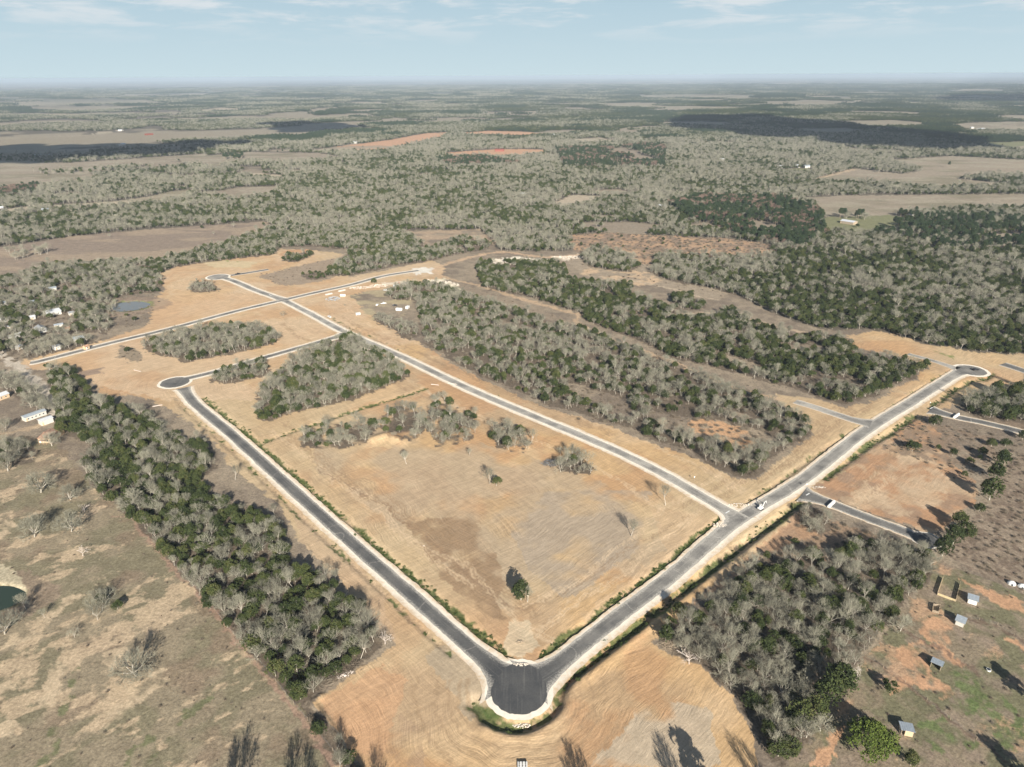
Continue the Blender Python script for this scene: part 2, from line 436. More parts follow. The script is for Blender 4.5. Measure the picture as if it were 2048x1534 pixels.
HOLES = [
 [(1290, 818), (1380, 836), (1440, 840), (1520, 862), (1565, 882), (1500, 902), (1420, 884), (1350, 866), (1300, 846)], [(1130, 762), (1200, 782), (1270, 800), (1262, 822), (1190, 806), (1140, 786)],
 [(1440, 815), (1500, 830), (1540, 850), (1500, 850), (1450, 832)], [(1000, 640), (1060, 655), (1050, 664), (1000, 652)], [(1420, 700), (1480, 715), (1540, 740), (1500, 742), (1430, 716)], [(1560, 690), (1640, 690), (1660, 705), (1590, 708)],
 [(1385, 838), (1440, 842), (1500, 862), (1520, 890), (1495, 905), (1440, 880), (1385, 862)],
 [(1140, 785), (1190, 790), (1240, 805), (1285, 832), (1250, 838), (1190, 815)],
 [(855, 650), (880, 645), (900, 655), (880, 662)], [(730, 610), (760, 605), (838, 640), (830, 650)],
 [(1175, 700), (1180, 690), (1240, 712), (1230, 720)],
 [(1700, 1175), (1740, 1165), (1750, 1185), (1710, 1195)],
 [(60, 640), (100, 640), (140, 620), (150, 632), (140, 655), (70, 668)], [(110, 573), (160, 572), (160, 582), (100, 588)],
]
NEAR = [(-2500, 760), (-400, 600), (0, 547), (180, 542), (330, 520), (440, 490), (530, 467), (700, 452), (800, 460), (960, 460), (1000, 500), (1110, 505), (1200, 490), (1290, 510), (1345, 508), (1420, 558), (1480, 592), (1560, 632), (1650, 660), (1740, 658), (1850, 690), (1950, 705), (2048, 712), (2400, 740), (3200, 800), (3600, 2500), (3600, 9000), (-2600, 9000)]
FIELDS = [  # polygon, colour key
 ([(-500, 590), (0, 494), (150, 472), (300, 458), (530, 443), (560, 455), (500, 468), (440, 490), (330, 520), (180, 542), (0, 547), (-500, 650)], 'umber'),
 ([(-400, 335), (0, 322), (130, 326), (330, 313), (420, 307), (400, 318), (250, 331), (180, 345), (190, 357), (80, 372), (0, 380), (-400, 400)], 'meadow'),
 ([(300, 393), (340, 383), (385, 380), (370, 396), (310, 405), (230, 412), (100, 418), (105, 410), (230, 403)], 'tan'),
 ([(340, 318), (500, 304), (640, 306), (690, 316), (560, 326), (500, 322), (420, 333)], 'meadow'),
 ([(500, 345), (560, 350), (570, 358), (500, 353)], 'tan'),
 ([(20, 205), (290, 199), (360, 209), (190, 207), (40, 211)], 'tan'),
 ([(-300, 228), (0, 226), (160, 226), (160, 230), (0, 231), (-300, 235)], 'tan'),
 ([(395, 219), (440, 214), (495, 217), (480, 222), (400, 223)], 'tan'),
 ([(190, 266), (230, 262), (225, 267), (190, 269)], 'tan'),
 ([(-100, 300), (60, 299), (60, 304), (0, 308), (-100, 310)], 'tan'),
 ([(0, 420), (60, 412), (60, 422), (0, 428)], 'tan'),
 ([(670, 294), (780, 280), (850, 267), (905, 265), (885, 275), (800, 295), (770, 301), (690, 303)], 'orange'),
 ([(880, 306), (1000, 298), (1090, 299), (1090, 308), (900, 313)], 'orange'),
 ([(900, 268), (980, 262), (1050, 264), (1120, 269), (1020, 273)], 'orange'),
 ([(1120, 280), (1200, 275), (1240, 284), (1170, 286)], 'tan'),
 ([(1240, 278), (1330, 276), (1300, 282)], 'meadow'),
 ([(1619, 361), (1709, 337), (1804, 348), (1849, 340), (1794, 328), (1774, 320), (1904, 312), (2048, 320), (2500, 330), (2500, 362), (2048, 352), (1974, 350), (1919, 357), (2048, 371), (1874, 376), (1714, 363)], 'meadow'),
 ([(1599, 396), (1689, 391), (2048, 388), (2500, 388), (2500, 425), (2048, 415), (1949, 415), (1824, 425), (1764, 432), (1724, 450), (1669, 445), (1644, 424), (1624, 406)], 'meadow'),
 ([(1644, 435), (1780, 430), (1830, 440), (1800, 458), (1740, 466), (1650, 462)], 'lawn'),
 ([(1560, 338), (1620, 336), (1640, 345), (1560, 346)], 'lawn'),
 ([(1960, 286), (2048, 283), (2500, 285), (2500, 300), (2048, 300), (1975, 298)], 'lawn'),
 ([(1890, 250), (1960, 245), (2500, 243), (2500, 262), (1940, 262)], 'meadow'),
 ([(1265, 191), (1380, 188), (1530, 190), (1500, 196), (1300, 197)], 'tan'),
 ([(1700, 200), (1750, 199), (1750, 202), (1710, 203)], 'tan'),
 ([(1130, 472), (1200, 464), (1330, 472), (1460, 477), (1540, 490), (1560, 510), (1480, 515), (1370, 512), (1340, 508), (1310, 530), (1200, 520), (1150, 500)], 'orangescrub'),
 ([(1100, 410), (1140, 390), (1205, 392), (1190, 402), (1130, 416)], 'tan'),
 ([(1960, 470), (2048, 465), (2048, 480), (1990, 482)], 'meadow'),
 ([(470, 375), (560, 372), (550, 385), (480, 390)], 'meadow'),
]
COLS = {'umber': (.26, .205, .16), 'meadow': (.30, .25, .19), 'tan': (.42, .35, .26), 'orange': (.50, .30, .19), 'lawn': (.20, .20, .11), 'orangescrub': (.42, .28, .18)}

# ------------------------------------------------------------------ ground sheet
def terrain(x, y):
    x = np.asarray(x, float); y = np.asarray(y, float)
    r = np.hypot(x, y)
    far = ss(r, 2200, 6000)
    z = far * (fbm(x / 2600., y / 2600., 50, 3) - .5) * 34
    # graded ditches beside the roads
    for pts, wd, dp, _ in DITCH:
        d, s_ = dist_poly(x, y, pts, 14)
        z = z - dp * np.exp(-(d / wd) ** 2)
    for pts, wd, hh in BERM:
        d, s_ = dist_poly(x, y, pts, 16)
        z = z + hh * np.exp(-(d / wd) ** 2)
    for poly, (cx, cy), dep in PONDS:
        e = np.hypot((x - cx) / dep[0], (y - cy) / dep[1])
        z = z - dep[2] * (1 - ss(e, .75, 1.15))
    return z

def pl(pts, step=2.0):
    return smooth(PP(pts), step)

DITCH = [  # polyline, half width, depth, (green, dark)
 (offs(RP['west_leg'], 7.3)[14:-4], 1.8, .9, .95),
 (offs(RP['east_leg'], 6.7)[5:72], 1.7, .8, .98),
 (pl([(1649, 955), (1690, 925), (1734, 893), (1800, 852), (1832, 832)]), 2.2, 1.3, .9),
 (pl([(1600, 1006), (1560, 1035), (1500, 1080), (1400, 1156), (1290, 1240), (1180, 1325), (1128, 1368), (1114, 1410), (1080, 1442), (1035, 1457), (985, 1444), (950, 1405)]), 2.8, 2.1, .75),
 (offs(RP['west_leg'], -8.0)[6:-12], 1.2, .5, .3),
 (pl([(513, 891), (560, 872), (640, 845), (697, 826), (780, 800), (854, 777)]), 1.5, .7, .9),
 (pl([(1495, 1005), (1560, 962), (1640, 905), (1720, 855), (1745, 838)]), 1.6, .8, .3),
 (pl([(1755, 835), (1830, 785), (1908, 740)]), 1.6, .8, .3),
 (pl([(1860, 815), (1905, 783), (1945, 762), (1970, 758), (1984, 748)]), 2.0, 1.0, .9),
 (pl([(800, 705), (900, 752), (1000, 797), (1100, 840), (1150, 862)]), 1.4, .6, .35),
 (pl([(590, 608), (700, 654), (800, 702)]), 1.2, .5, .25),
]
BERM = [
 (pl([(1612, 1012), (1570, 1042), (1508, 1090), (1405, 1167), (1300, 1250), (1190, 1335), (1142, 1375), (1128, 1415), (1088, 1453), (1035, 1469), (975, 1455)]), 2.6, 1.0),
 (pl([(640, 1395), (628, 1410), (650, 1440), (690, 1490)]), 1.6, 1.0),
 (pl([(800, 830), (815, 822), (840, 838)]), 3.0, .8), (pl([(745, 880), (775, 872), (800, 882)]), 4.0, 1.6),
]
_p1 = P(255, 612); _p2 = P(-22, 1197)
PONDS = [(None, _p1, (21, 17, 1.2)), (None, _p2, (15, 9, 1.5))]

def ring_r():
    r = [2., 12, 30, 55, 80]
    v = 105.
    while v < 3200:
        r.append(v); v *= 1.0041
    while v < 62000:
        r.append(v); v *= 1.022
    return np.array(r)

rr = ring_r()
fine = np.arange(-47, 47.001, 0.112)
coarse = np.arange(51, 310, 4.3)
ang = np.radians(np.concatenate([fine, coarse]))
na, nr = len(ang), len(rr)
A_, R_ = np.meshgrid(ang, rr)
gx = (R_ * np.sin(A_)).ravel(); gy = (R_ * np.cos(A_)).ravel()
gr = np.hypot(gx, gy)
gz = terrain(gx, gy)
ii = np.arange(nr - 1)[:, None] * na
jj = np.arange(na)[None, :]
j2 = (jj + 1) % na
quads = np.stack([ii + jj, ii + j2, ii + na + j2, ii + na + jj], -1).reshape(-1, 4)[:, ::-1]
fan = np.stack([np.arange(na), (np.arange(na) + 1) % na, np.full(na, na * nr)], -1)

# warped copies of the coordinates so that borders are ragged
amp = 0.8 + gr * 0.0035
wx = gx + amp * 2.2 * (fbm(gx / 9, gy / 9, 1, 3) - .5) + amp * 2.0 * (fbm(gx / 2.2, gy / 2.2, 3, 2) - .5)
wy = gy + amp * 2.2 * (fbm(gx / 9, gy / 9, 5, 3) - .5) + amp * 2.0 * (fbm(gx / 2.2, gy / 2.2, 7, 2) - .5)
C = lambda *c: np.array(c)
n1 = fbm(gx / 38, gy / 38, 11, 4); n2 = fbm(gx / 7, gy / 7, 21, 4); n3 = fbm(gx / 160, gy / 160, 31, 4)
soil = np.zeros((len(gx), 3))
# open scrubland: grey-brown with paler dry grass
a = ss(n1 * .6 + n2 * .4, .38, .62)[:, None]
soil[:] = C(.21, .17, .13) * (1 - a) + C(.30, .245, .18) * a
bare = np.zeros(len(gx))      # how much of it is graded sand
soil2 = np.tile(np.array([.5, .385, .26]), (len(gx), 1)); sp = np.zeros(len(gx))

def mixin(mask, c, al=1.0):
    al = (mask * al)[:, None]
    soil[:] = soil * (1 - al) + np.asarray(c) * al

def paint(poly, c, al=1.0, b=None, near=True):
    k = pip(wx, wy, PP(poly)).astype(float)
    mixin(k, c, al)
    if b is not None:
        bare[:] = bare * (1 - k * al) + b * k * al
    return k

# far country: floor of the woods and grassland
nearm = pip(wx, wy, PP(NEAR)).astype(float)
far_floor = C(.115, .10, .078)
mixin(1 - nearm, far_floor, .9)
mixin((1 - nearm) * (gr < 3500) * (1 - ss(fbm(gx / 170, gy / 170, 811, 4), .26, .33)), C(.29, .24, .18), .9)
for poly, key in FIELDS:
    k = pip(wx, wy, PP(poly)).astype(float)
    if not k.any():
        continue
    mixin(k, COLS[key])
    if key == 'umber':
        mixin(k, C(.33, .26, .19), ss(fbm(gx / 60, gy / 25, 77, 4), .46, .62))
    elif key in ('meadow', 'tan'):
        mixin(k, C(.20, .18, .12), ss(fbm(gx / 90, gy / 50, 78, 4), .45, .7) * .7)
        mixin(k, C(.36, .32, .24), ss(fbm(gx / 70, gy / 30, 88, 4), .5, .65) * .5)
    elif key == 'orangescrub':
        mixin(k, C(.22, .17, .13), ss(fbm(gx / 12, gy / 12, 79, 4), .42, .6) * .8)

# --- left pasture
PAST1 = [(-900, 3000), (-900, 900), (0, 872), (60, 872), (130, 900), (170, 955), (200, 995), (230, 1005), (290, 1063), (340, 1125), (400, 1195), (480, 1285), (540, 1345), (600, 1415), (640, 1460), (740, 1600), (900, 3000)]
k = paint(PAST1, (.272, .225, .155))
ca, sa = math.cos(R(38)), math.sin(R(38))
fx_, fy_ = gx * ca + gy * sa, -gx * sa + gy * ca
st = fbm(fx_ / 22, fy_ / 12, 41, 5)
mixin(k, C(.188, .17, .108), ss(fbm(fx_ / 24, fy_ / 13, 43, 6), .44, .56) * .7)
st = st * .5 + .5 * fbm(fx_ / 6, fy_ / 3.4, 241, 4)
sp = np.maximum(sp, k * np.clip(.5 + (st - .548) * 3.2 + (fbm(gx / 30, gy / 30, 45, 4) - .5) * 1.4, 0, 1))
mixin(k, C(.23, .17, .12), ss(fbm(gx / 14, gy / 14, 47, 4), .52, .68) * .6)
for poly in ([(0, 1300), (60, 1280), (130, 1220), (180, 1195), (185, 1185), (140, 1190), (80, 1230), (30, 1270)], [(85, 1380), (105, 1330), (140, 1300), (150, 1300), (120, 1360), (100, 1430), (80, 1440)],
             [(-20, 1372), (20, 1365), (45, 1372), (25, 1392), (-20, 1398)], [(-20, 1450), (30, 1442), (45, 1452), (20, 1475), (-20, 1480)], [(185, 1155), (215, 1152), (222, 1166), (190, 1168)],
             [(280, 1345), (340, 1335), (345, 1365), (300, 1390), (250, 1440), (215, 1440), (230, 1400)], [(200, 1310), (260, 1290), (265, 1330), (220, 1345)], [(-60, 1050), (0, 1035), (40, 1048), (20, 1065), (0, 1085), (-60, 1100)]):
    paint(poly, (.52, .41, .28), ss(fbm(gx / 4, gy / 4, 49, 4), .3, .55) * .9, .3)
for poly in ([(125, 1400), (150, 1330), (165, 1330), (140, 1420), (120, 1500), (90, 1560), (70, 1540)], [(260, 1500), (360, 1420), (430, 1380), (425, 1400), (360, 1450), (290, 1534), (240, 1560)]):
    paint(poly, (.14, .155, .075), ss(fbm(gx / 4, gy / 4, 53, 4), .4, .6) * .75)
# --- right pasture
PAST2 = [(1866, 1108), (1900, 1130), (2048, 1188), (2900, 1500), (2900, 3000), (1540, 3000), (1565, 1540), (1620, 1480), (1620, 1440), (1690, 1395), (1720, 1330), (1800, 1225), (1860, 1160)]
k = paint(PAST2, (.24, .195, .135))
mixin(k, C(.15, .15, .085), ss(fbm(gx / 14, gy / 14, 61, 6), .46, .56) * .75)
mixin(k, C(.27, .21, .16), ss(fbm(gx / 7, gy / 7, 63, 4), .5, .66) * .7)
soil2[k > 0] = (.46, .30, .19)
sp = np.maximum(sp, k * np.clip(.40 + (fbm(fx_ / 18, fy_ / 9, 243, 5) - .55) * 2.4, 0, 1))
for poly in ([(1785, 1310), (1800, 1288), (1840, 1282), (1885, 1292), (1935, 1332), (1895, 1325), (1850, 1308), (1848, 1345), (1915, 1388), (1885, 1398), (1835, 1368), (1783, 1395), (1810, 1345)],
             [(1820, 1240), (1880, 1232), (1905, 1262), (1892, 1292), (1850, 1278)], [(1925, 1160), (1990, 1180), (2048, 1202), (2150, 1235), (2150, 1262), (2000, 1215)],
             [(2000, 1270), (2048, 1290), (2110, 1320), (2048, 1305)], [(1640, 1480), (1680, 1440), (1690, 1470), (1650, 1534), (1620, 1534)]):
    paint(poly, (.50, .30, .18), ss(fbm(gx / 5, gy / 5, 65, 4), .3, .52) * .95, .3)
for poly in ([(1900, 1395), (1950, 1385), (1975, 1420), (1930, 1430)], [(1880, 1330), (1960, 1345), (2048, 1440), (2048, 1534), (1960, 1440)], [(1830, 1450), (1900, 1430), (1960, 1500), (1900, 1520)]):
    paint(poly, (.12, .16, .06), ss(fbm(gx / 4, gy / 4, 67, 4), .42, .62) * .8)
# --- brown tufted scrub at the right edge
SCR = [(1880, 1098), (1985, 1000), (2005, 930), (2048, 900), (2800, 1000), (2800, 1400), (2048, 1182), (1940, 1140)]
k = paint(SCR, (.27, .215, .16))
mixin(k, C(.16, .12, .09), ss(fbm(gx / 2.6, gy / 2.6, 69, 4), .42, .62) * .8)

# --- graded sand
SAND = [(30, 730), (100, 712), (222, 676), (285, 655), (300, 645), (310, 600), (332, 577), (312, 546), (400, 520), (480, 515), (560, 498), (625, 500), (680, 507), (700, 555), (860, 522), (890, 530), (882, 560), (780, 575), (700, 590), (745, 640), (845, 690), (915, 735), (970, 762), (1090, 815), (1210, 850), (1300, 885), (1400, 920), (1470, 957), (1500, 962), (1535, 942), (1580, 905), (1625, 870), (1610, 840), (1560, 805), (1555, 790), (1640, 798), (1690, 815), (1745, 802), (1820, 764), (1860, 735), (1800, 712), (1690, 692), (1700, 670), (1760, 662), (1860, 690), (1950, 703), (2048, 710), (2400, 735), (2400, 800), (2048, 772), (1960, 785), (1920, 805), (1845, 838),
        (1625, 985), (1600, 1000), (1560, 1060), (1540, 1085), (1470, 1135), (1400, 1195), (1320, 1262), (1305, 1285), (1400, 1335), (1470, 1395), (1508, 1470), (1515, 1540), (1540, 3000), (900, 3000), (725, 1534), (660, 1450), (625, 1405), (700, 1350), (790, 1290), (760, 1235), (690, 1175), (600, 1085), (560, 1010), (470, 940), (425, 880), (345, 820), (270, 790), (205, 790), (180, 760), (140, 745), (60, 737)]
k = paint(SAND, (.53, .36, .195), 1.0, 1.0)
mixin(k, C(.56, .41, .255), ss(n1, .4, .62) * .7)
mixin(k, C(.38, .27, .175), ss(fbm(gx / 45, gy / 45, 181, 5), .50, .62) * .5)
mixin(k, C(.46, .265, .14), ss(fbm(gx / 25, gy / 25, 81, 5), .47, .6) * .55)
mixin(k, C(.49, .39, .25), ss(n3, .48, .62) * .6)
k = paint([(40, 740), (40, 724), (222, 676), (300, 645), (312, 546), (400, 515), (620, 495), (720, 540), (900, 520), (880, 565), (770, 600), (850, 690), (700, 690), (540, 800), (330, 800)], (.56, .415, .275), 0)
mixin(k * bare, C(.57, .43, .29), .25 + .45 * ss(fbm(gx / 30, gy / 30, 187, 4), .35, .6))
# reddish lots to the right of the east road
k = paint([(1625, 985), (1700, 925), (1834, 835), (1870, 855), (1885, 880), (1905, 930), (1945, 960), (1950, 1000), (1880, 1066), (1850, 1064), (1700, 1010)], (.42, .255, .15), 1, .8)
mixin(k, C(.30, .215, .15), ss(fbm(gx / 9, gy / 9, 83, 4), .45, .6) * .7)
mixin(k, C(.54, .41, .27), ss(fbm(gx / 14, gy / 14, 85, 4), .5, .6) * .5)
paint([(1700, 990), (1800, 900), (1880, 900), (1900, 960), (1880, 1010), (1800, 1035)], (.52, .39, .26), ss(fbm(gx / 8, gy / 8, 87, 4), .36, .6) * .7, .7)
paint([(1760, 900), (1834, 840), (1990, 875), (1990, 940), (1900, 930), (1830, 915)], (.24, .18, .13), ss(fbm(gx / 6, gy / 6, 89, 4), .3, .5) * .85)
paint([(1915, 808), (2250, 775), (2250, 905), (1960, 838)], (.20, .15, .11), .8)
paint([(1530, 1090), (1600, 1020), (1690, 1050), (1860, 1100), (1850, 1120), (1650, 1125), (1540, 1110)], (.30, .21, .14), ss(fbm(gx / 6, gy / 6, 91, 4), .35, .55) * .9)
paint([(1460, 1150), (1600, 1015), (1640, 1060), (1520, 1120), (1380, 1220)], (.44, .27, .16), .6, .6)
# north scrub island and the ground between
paint([(515, 552), (600, 530), (690, 512), (700, 545), (640, 563), (570, 573)], (.30, .24, .18), .9, .1)
paint([(345, 590), (500, 585), (555, 600), (480, 620), (350, 650), (300, 640)], (.55, .37, .22), .5, 1)
paint([(240, 690), (290, 705), (280, 725), (235, 715)], (.24, .20, .15), .85)
paint([(150, 745), (205, 735), (200, 748), (160, 755)], (.26, .20, .16), .8)
paint([(40, 724), (222, 676), (222, 684), (50, 732)], (.60, .42, .25), .9, 1)
# big lot: grey stubble in the middle, a brown damp patch at the lower left
paint([(620, 880), (760, 860), (950, 880), (1200, 960), (1370, 1080), (1300, 1170), (1120, 1300), (1020, 1230), (800, 1060), (640, 950)], (.43, .335, .23), ss(fbm(gx / 22, gy / 22, 93, 4), .32, .55) * .75, .9)
paint([(810, 1050), (870, 1035), (950, 1035), (960, 1060), (1000, 1120), (1015, 1170), (990, 1200), (1005, 1240), (960, 1225), (880, 1150)], (.30, .205, .125), .15 + .7 * ss(fbm(gx / 12, gy / 12, 183, 5), .34, .56), .9)
paint([(1100, 980), (1300, 980), (1280, 1100), (1130, 1200), (1050, 1130), (1020, 1050)], (.38, .31, .235), ss(fbm(gx / 16, gy / 16, 95, 4), .3, .52) * .75, .9)
paint([(1300, 1010), (1450, 1045), (1440, 1065), (1300, 1170), (1180, 1250), (1160, 1235), (1330, 1100)], (.53, .38, .235), .7, 1)
paint([(1020, 1240), (1060, 1240), (1075, 1290), (1040, 1320), (1005, 1300)], (.60, .50, .35), .7, 1)
paint([(590, 1005), (640, 1060), (760, 1170), (790, 1290), (700, 1180), (600, 1085)], (.50, .36, .24), .5, 1)
# foreground mounds: redder towards the left, grey in the lower right
paint([(640, 1400), (760, 1330), (820, 1360), (780, 1450), (760, 1534), (700, 1480)], (.54, .33, .19), .7, 1)
paint([(1180, 1534), (1300, 1400), (1420, 1420), (1450, 1534)], (.47, .385, .28), ss(fbm(gx / 12, gy / 12, 97, 4), .35, .55) * .9, .9)
paint([(770, 1500), (800, 1430), (830, 1450), (850, 1534), (800, 1534)], (.36, .25, .165), .6 * ss(fbm(gx / 7, gy / 7, 185, 4), .3, .6), 1)
paint([(880, 1290), (960, 1330), (975, 1400), (950, 1440), (900, 1380), (850, 1320)], (.42, .34, .24), .8, .8)
# clearings north of the band
paint([(905, 560), (960, 580), (1050, 608), (1160, 650), (1070, 632), (990, 600), (890, 575)], (.28, .225, .165), .8)
paint([(1290, 700), (1400, 735), (1560, 795), (1520, 795), (1400, 748), (1300, 710)], (.25, .205, .155), .8)
paint([(1130, 520), (1180, 505), (1300, 530), (1460, 585), (1440, 600), (1300, 570), (1180, 560)], (.33, .27, .20), .8)
paint([(1380, 838), (1440, 842), (1500, 862), (1520, 890), (1490, 905), (1440, 880), (1385, 862)], (.50, .31, .18), ss(fbm(gx / 7, gy / 7, 99, 4), .35, .55))
paint([(1180, 530), (1300, 545), (1340, 560), (1280, 572), (1160, 548)], (.52, .38, .25), ss(fbm(gx / 10, gy / 10, 101, 4), .42, .6))
paint([(800, 465), (960, 458), (1000, 482), (985, 495), (880, 500), (830, 490)], (.40, .30, .21), ss(fbm(gx / 20, gy / 20, 103, 4), .3, .6) * .9)
paint([(560, 512), (570, 500), (622, 498), (625, 508)], (.48, .29, .17), .9, .8)
paint([(700, 590), (780, 575), (830, 595), (800, 640), (740, 640)], (.42, .35, .22), ss(fbm(gx / 12, gy / 12, 105, 4), .38, .6) * .8, .6)
# limestone spoil
paint([(975, 521), (1030, 513), (1100, 520), (1060, 534), (1000, 529)], (.68, .62, .50), ss(n2, .25, .5), .6)
paint([(1105, 514), (1160, 508), (1165, 515), (1120, 522)], (.66, .56, .44), ss(n2, .3, .5), .6)
paint([(850, 560), (890, 556), (920, 580), (905, 582), (870, 566)], (.68, .61, .44), ss(n2, .3, .55), .6)
paint([(855, 545), (830, 550), (820, 540), (850, 533), (866, 538), (868, 548)], (.70, .66, .58), 1, .4)
paint([(750, 565), (825, 562), (850, 568), (780, 572)], (.66, .57, .44), ss(n2, .42, .6), .6)
paint([(395, 522), (450, 520), (520, 524), (500, 535), (430, 535)], (.56, .47, .30), .7, 1)
paint([(745, 880), (770, 870), (800, 880), (790, 893), (750, 893)], (.60, .44, .26), .9, 1)
# wooded floor: leaf litter
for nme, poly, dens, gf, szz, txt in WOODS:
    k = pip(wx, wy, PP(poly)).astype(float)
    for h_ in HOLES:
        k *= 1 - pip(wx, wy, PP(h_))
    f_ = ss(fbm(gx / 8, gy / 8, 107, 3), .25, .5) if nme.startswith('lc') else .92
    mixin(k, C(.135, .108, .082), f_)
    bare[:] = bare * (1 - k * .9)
# tracks
def track(pts, hw, c, al=.85, b=None):
    d, _s = dist_poly(wx, wy, PP(pts), hw + 3)
    m_ = (1 - ss(d, hw * .6, hw * 1.25)) * al
    mixin(m_, c)
    if b is not None:
        bare[:] = np.maximum(bare, m_ * b)
track([(870, 546), (890, 556), (960, 572), (1050, 600), (1157, 630), (1150, 645), (1220, 680), (1350, 725), (1450, 770), (1560, 798)], 2.6, (.50, .36, .235))
track([(864, 542), (900, 525), (960, 510), (1007, 503), (1050, 510), (1093, 515), (1160, 510)], 3.5, (.54, .38, .25))
track([(1340, 628), (1400, 626), (1460, 625), (1500, 640), (1560, 656), (1650, 672)], 2.6, (.48, .37, .26))
track([(1430, 600), (1290, 565), (1180, 552)], 2.2, (.46, .37, .27))
track([(1620, 361), (1709, 338)], 5, (.50, .38, .26))
track([(230, 1034), (262, 1040), (295, 1073), (339, 1128), (408, 1203), (462, 1272), (512, 1324), (581, 1410), (673, 1533), (720, 1600)], 1.0, (.34, .23, .17), .8)
track([(345, 590), (345, 565), (395, 550), (430, 545)], 3, (.56, .42, .27), .6)
track([(640, 520), (760, 492), (860, 470)], 2, (.45, .34, .24), .7)
track([(98, 835), (107, 825), (104, 838), (85, 850), (40, 862), (0, 870)], 2.2, (.44, .33, .22), .8)
track([(-150, 640), (-20, 690), (10, 712), (41, 740), (82, 775), (116, 808), (112, 822), (106, 830)], 4.2, (.50, .44, .36), 1.0)
track([(0, 745), (30, 742), (50, 745)], 3, (.5, .43, .33), .8)
for pts in ([(1724, 1308), (1810, 1365), (1900, 1440), (2010, 1520)], [(1920, 1235), (1995, 1250), (2060, 1300)], [(1790, 1255), (1840, 1280), (1900, 1310), (1960, 1350)]):
    track(pts, .8, (.17, .12, .09), .8)
_rt = np.random.default_rng(4)
for _k in range(26):
    nm_ = ['west_leg', 'east_leg', 'middle'][_k % 3]; sd_ = 1 if _rt.random() < .62 else -1
    o_ = sd_ * _rt.uniform(12, 34); n_ = len(RP[nm_]); a0 = int(_rt.uniform(0, .6) * n_); a1 = min(n_ - 1, a0 + int(_rt.uniform(.25, .6) * n_))
    w_ = offs(RP[nm_], o_)[a0:a1:4]
    w_ = w_ + np.stack([fbm(w_[:, 0] / 25, w_[:, 1] / 25, 500 + _k, 2) - .5, fbm(w_[:, 0] / 25, w_[:, 1] / 25, 540 + _k, 2) - .5], 1) * 9
    for q_ in (-.9, .9):
        d, _s = dist_poly(wx, wy, offs(w_, q_), 3)
        mixin((1 - ss(d, .25, .75)) * (bare > .5), C(.33, .225, .135) if _k % 2 else C(.62, .47, .31), .55)
for rad_ in (19, 22, 26, 31, 37):
    cc = P(1039, 1383); e_ = np.abs(np.hypot(wx - cc[0], (wy - cc[1]) * 1.1) - rad_ - 3 * (fbm(gx / 20, gy / 20, 560, 2) - .5))
    mixin((1 - ss(e_, .3, 1.0)) * (bare > .5) * (gy < cc[1] + 6), C(.36, .25, .15), .5)
track([(640, 940), (760, 1010), (860, 1080), (960, 1170), (1020, 1212), (1050, 1218)], .5, (.28, .19, .12), .7)
track([(1050, 1218), (1120, 1190), (1240, 1110), (1380, 1030)], .5, (.30, .21, .13), .5)
# ditch floors: green weeds and damp earth
for pts, wd, dp, green in DITCH:
    d, _s = dist_poly(wx, wy, pts, 9)
    pat = ss(fbm(gx / 5, gy / 5, 111, 3), .66 - green * .42, .76 - green * .42)
    mixin((1 - ss(d, wd * .5, wd * 1.05)) * pat, C(.075, .105, .035) if wd < 3 else C(.085, .095, .04), .9)
    mixin((1 - ss(d, wd * .7, wd * 1.5)) * (1 - pat) * .35, C(.24, .18, .12))
    bare[:] = bare * ss(d, wd * .6, wd * 1.3)
for pts, c in (([(973, 1415), (990, 1432), (1018, 1447)], (.075, .11, .035)), ([(455, 522), (478, 523)], (.2, .26, .08)), ([(1870, 703), (1905, 715)], (.2, .24, .08)), ([(1110, 1345), (1110, 1365)], (.08, .14, .03))):
    d, _s = dist_poly(wx, wy, PP(pts), 5)
    mixin((1 - ss(d, .8, 2.2)) * ss(n2, .35, .5), c, .9)
# pond margins
for _, (cx, cy), dep in PONDS:
    e = np.hypot((wx - cx) / dep[0], (wy - cy) / dep[1])
    mixin(((e < 1.9) & (e > 1.06)).astype(float), C(.27, .20, .15) if cx > -170 or True else 0, .6)
    mixin(((e < 1.06) & (e > .85)).astype(float), C(.20, .22, .08) if dep[0] > 18 else C(.20, .17, .10), .8)
mixin(pip(wx, wy, PP([(-90, 1128), (0, 1130), (40, 1158), (58, 1188), (60, 1205), (40, 1200), (15, 1172), (-90, 1155)])).astype(float), C(.46, .40, .28), .9)
# distance to the nearest new road, for grader lines that follow them
rd = np.full(len(gx), 400.)
for kk, pts in RP.items():
    d, _s = dist_poly(gx, gy, pts[::3] if len(pts) > 12 else pts, 140)
    rd = np.minimum(rd, d)
for _, c, r_, _d in DISCS:
    cc = P(*c); rd = np.minimum(rd, np.abs(np.hypot(gx - cc[0], gy - cc[1]) - r_ * .4))
# variation far away: patches of wood floor and pale grass
mixin((1 - nearm) * (gr > 2300) * (1 - ss(fbm(gx / 420, gy / 420, 841, 4), .40, .43)), C(.31, .265, .195), .85)
fm = (1 - nearm) * ss(gr, 5000, 12000)
mixin(fm * ss(fbm(gx / 900, gy / 500, 121, 5), .52, .62), C(.27, .25, .19), .7)
mixin(fm * (1 - ss(fbm(gx / 1300, gy / 900, 125, 5), .48, .56)), C(.055, .07, .05), .9)
soil = np.clip(soil * (0.9 + .2 * fbm(gx / 3, gy / 3, 131, 2))[:, None], .01, .9)

gV = np.vstack([np.stack([gx, gy, gz], 1), [[0, 0, 0]]])
soilA = np.vstack([soil, soil[:1]]); soil2A = np.vstack([soil2, soil2[:1]]); spA = np.append(sp * (1 - bare), 0); bareA = np.append(bare, 0); rdA = np.append(np.minimum(rd, 200), 200)

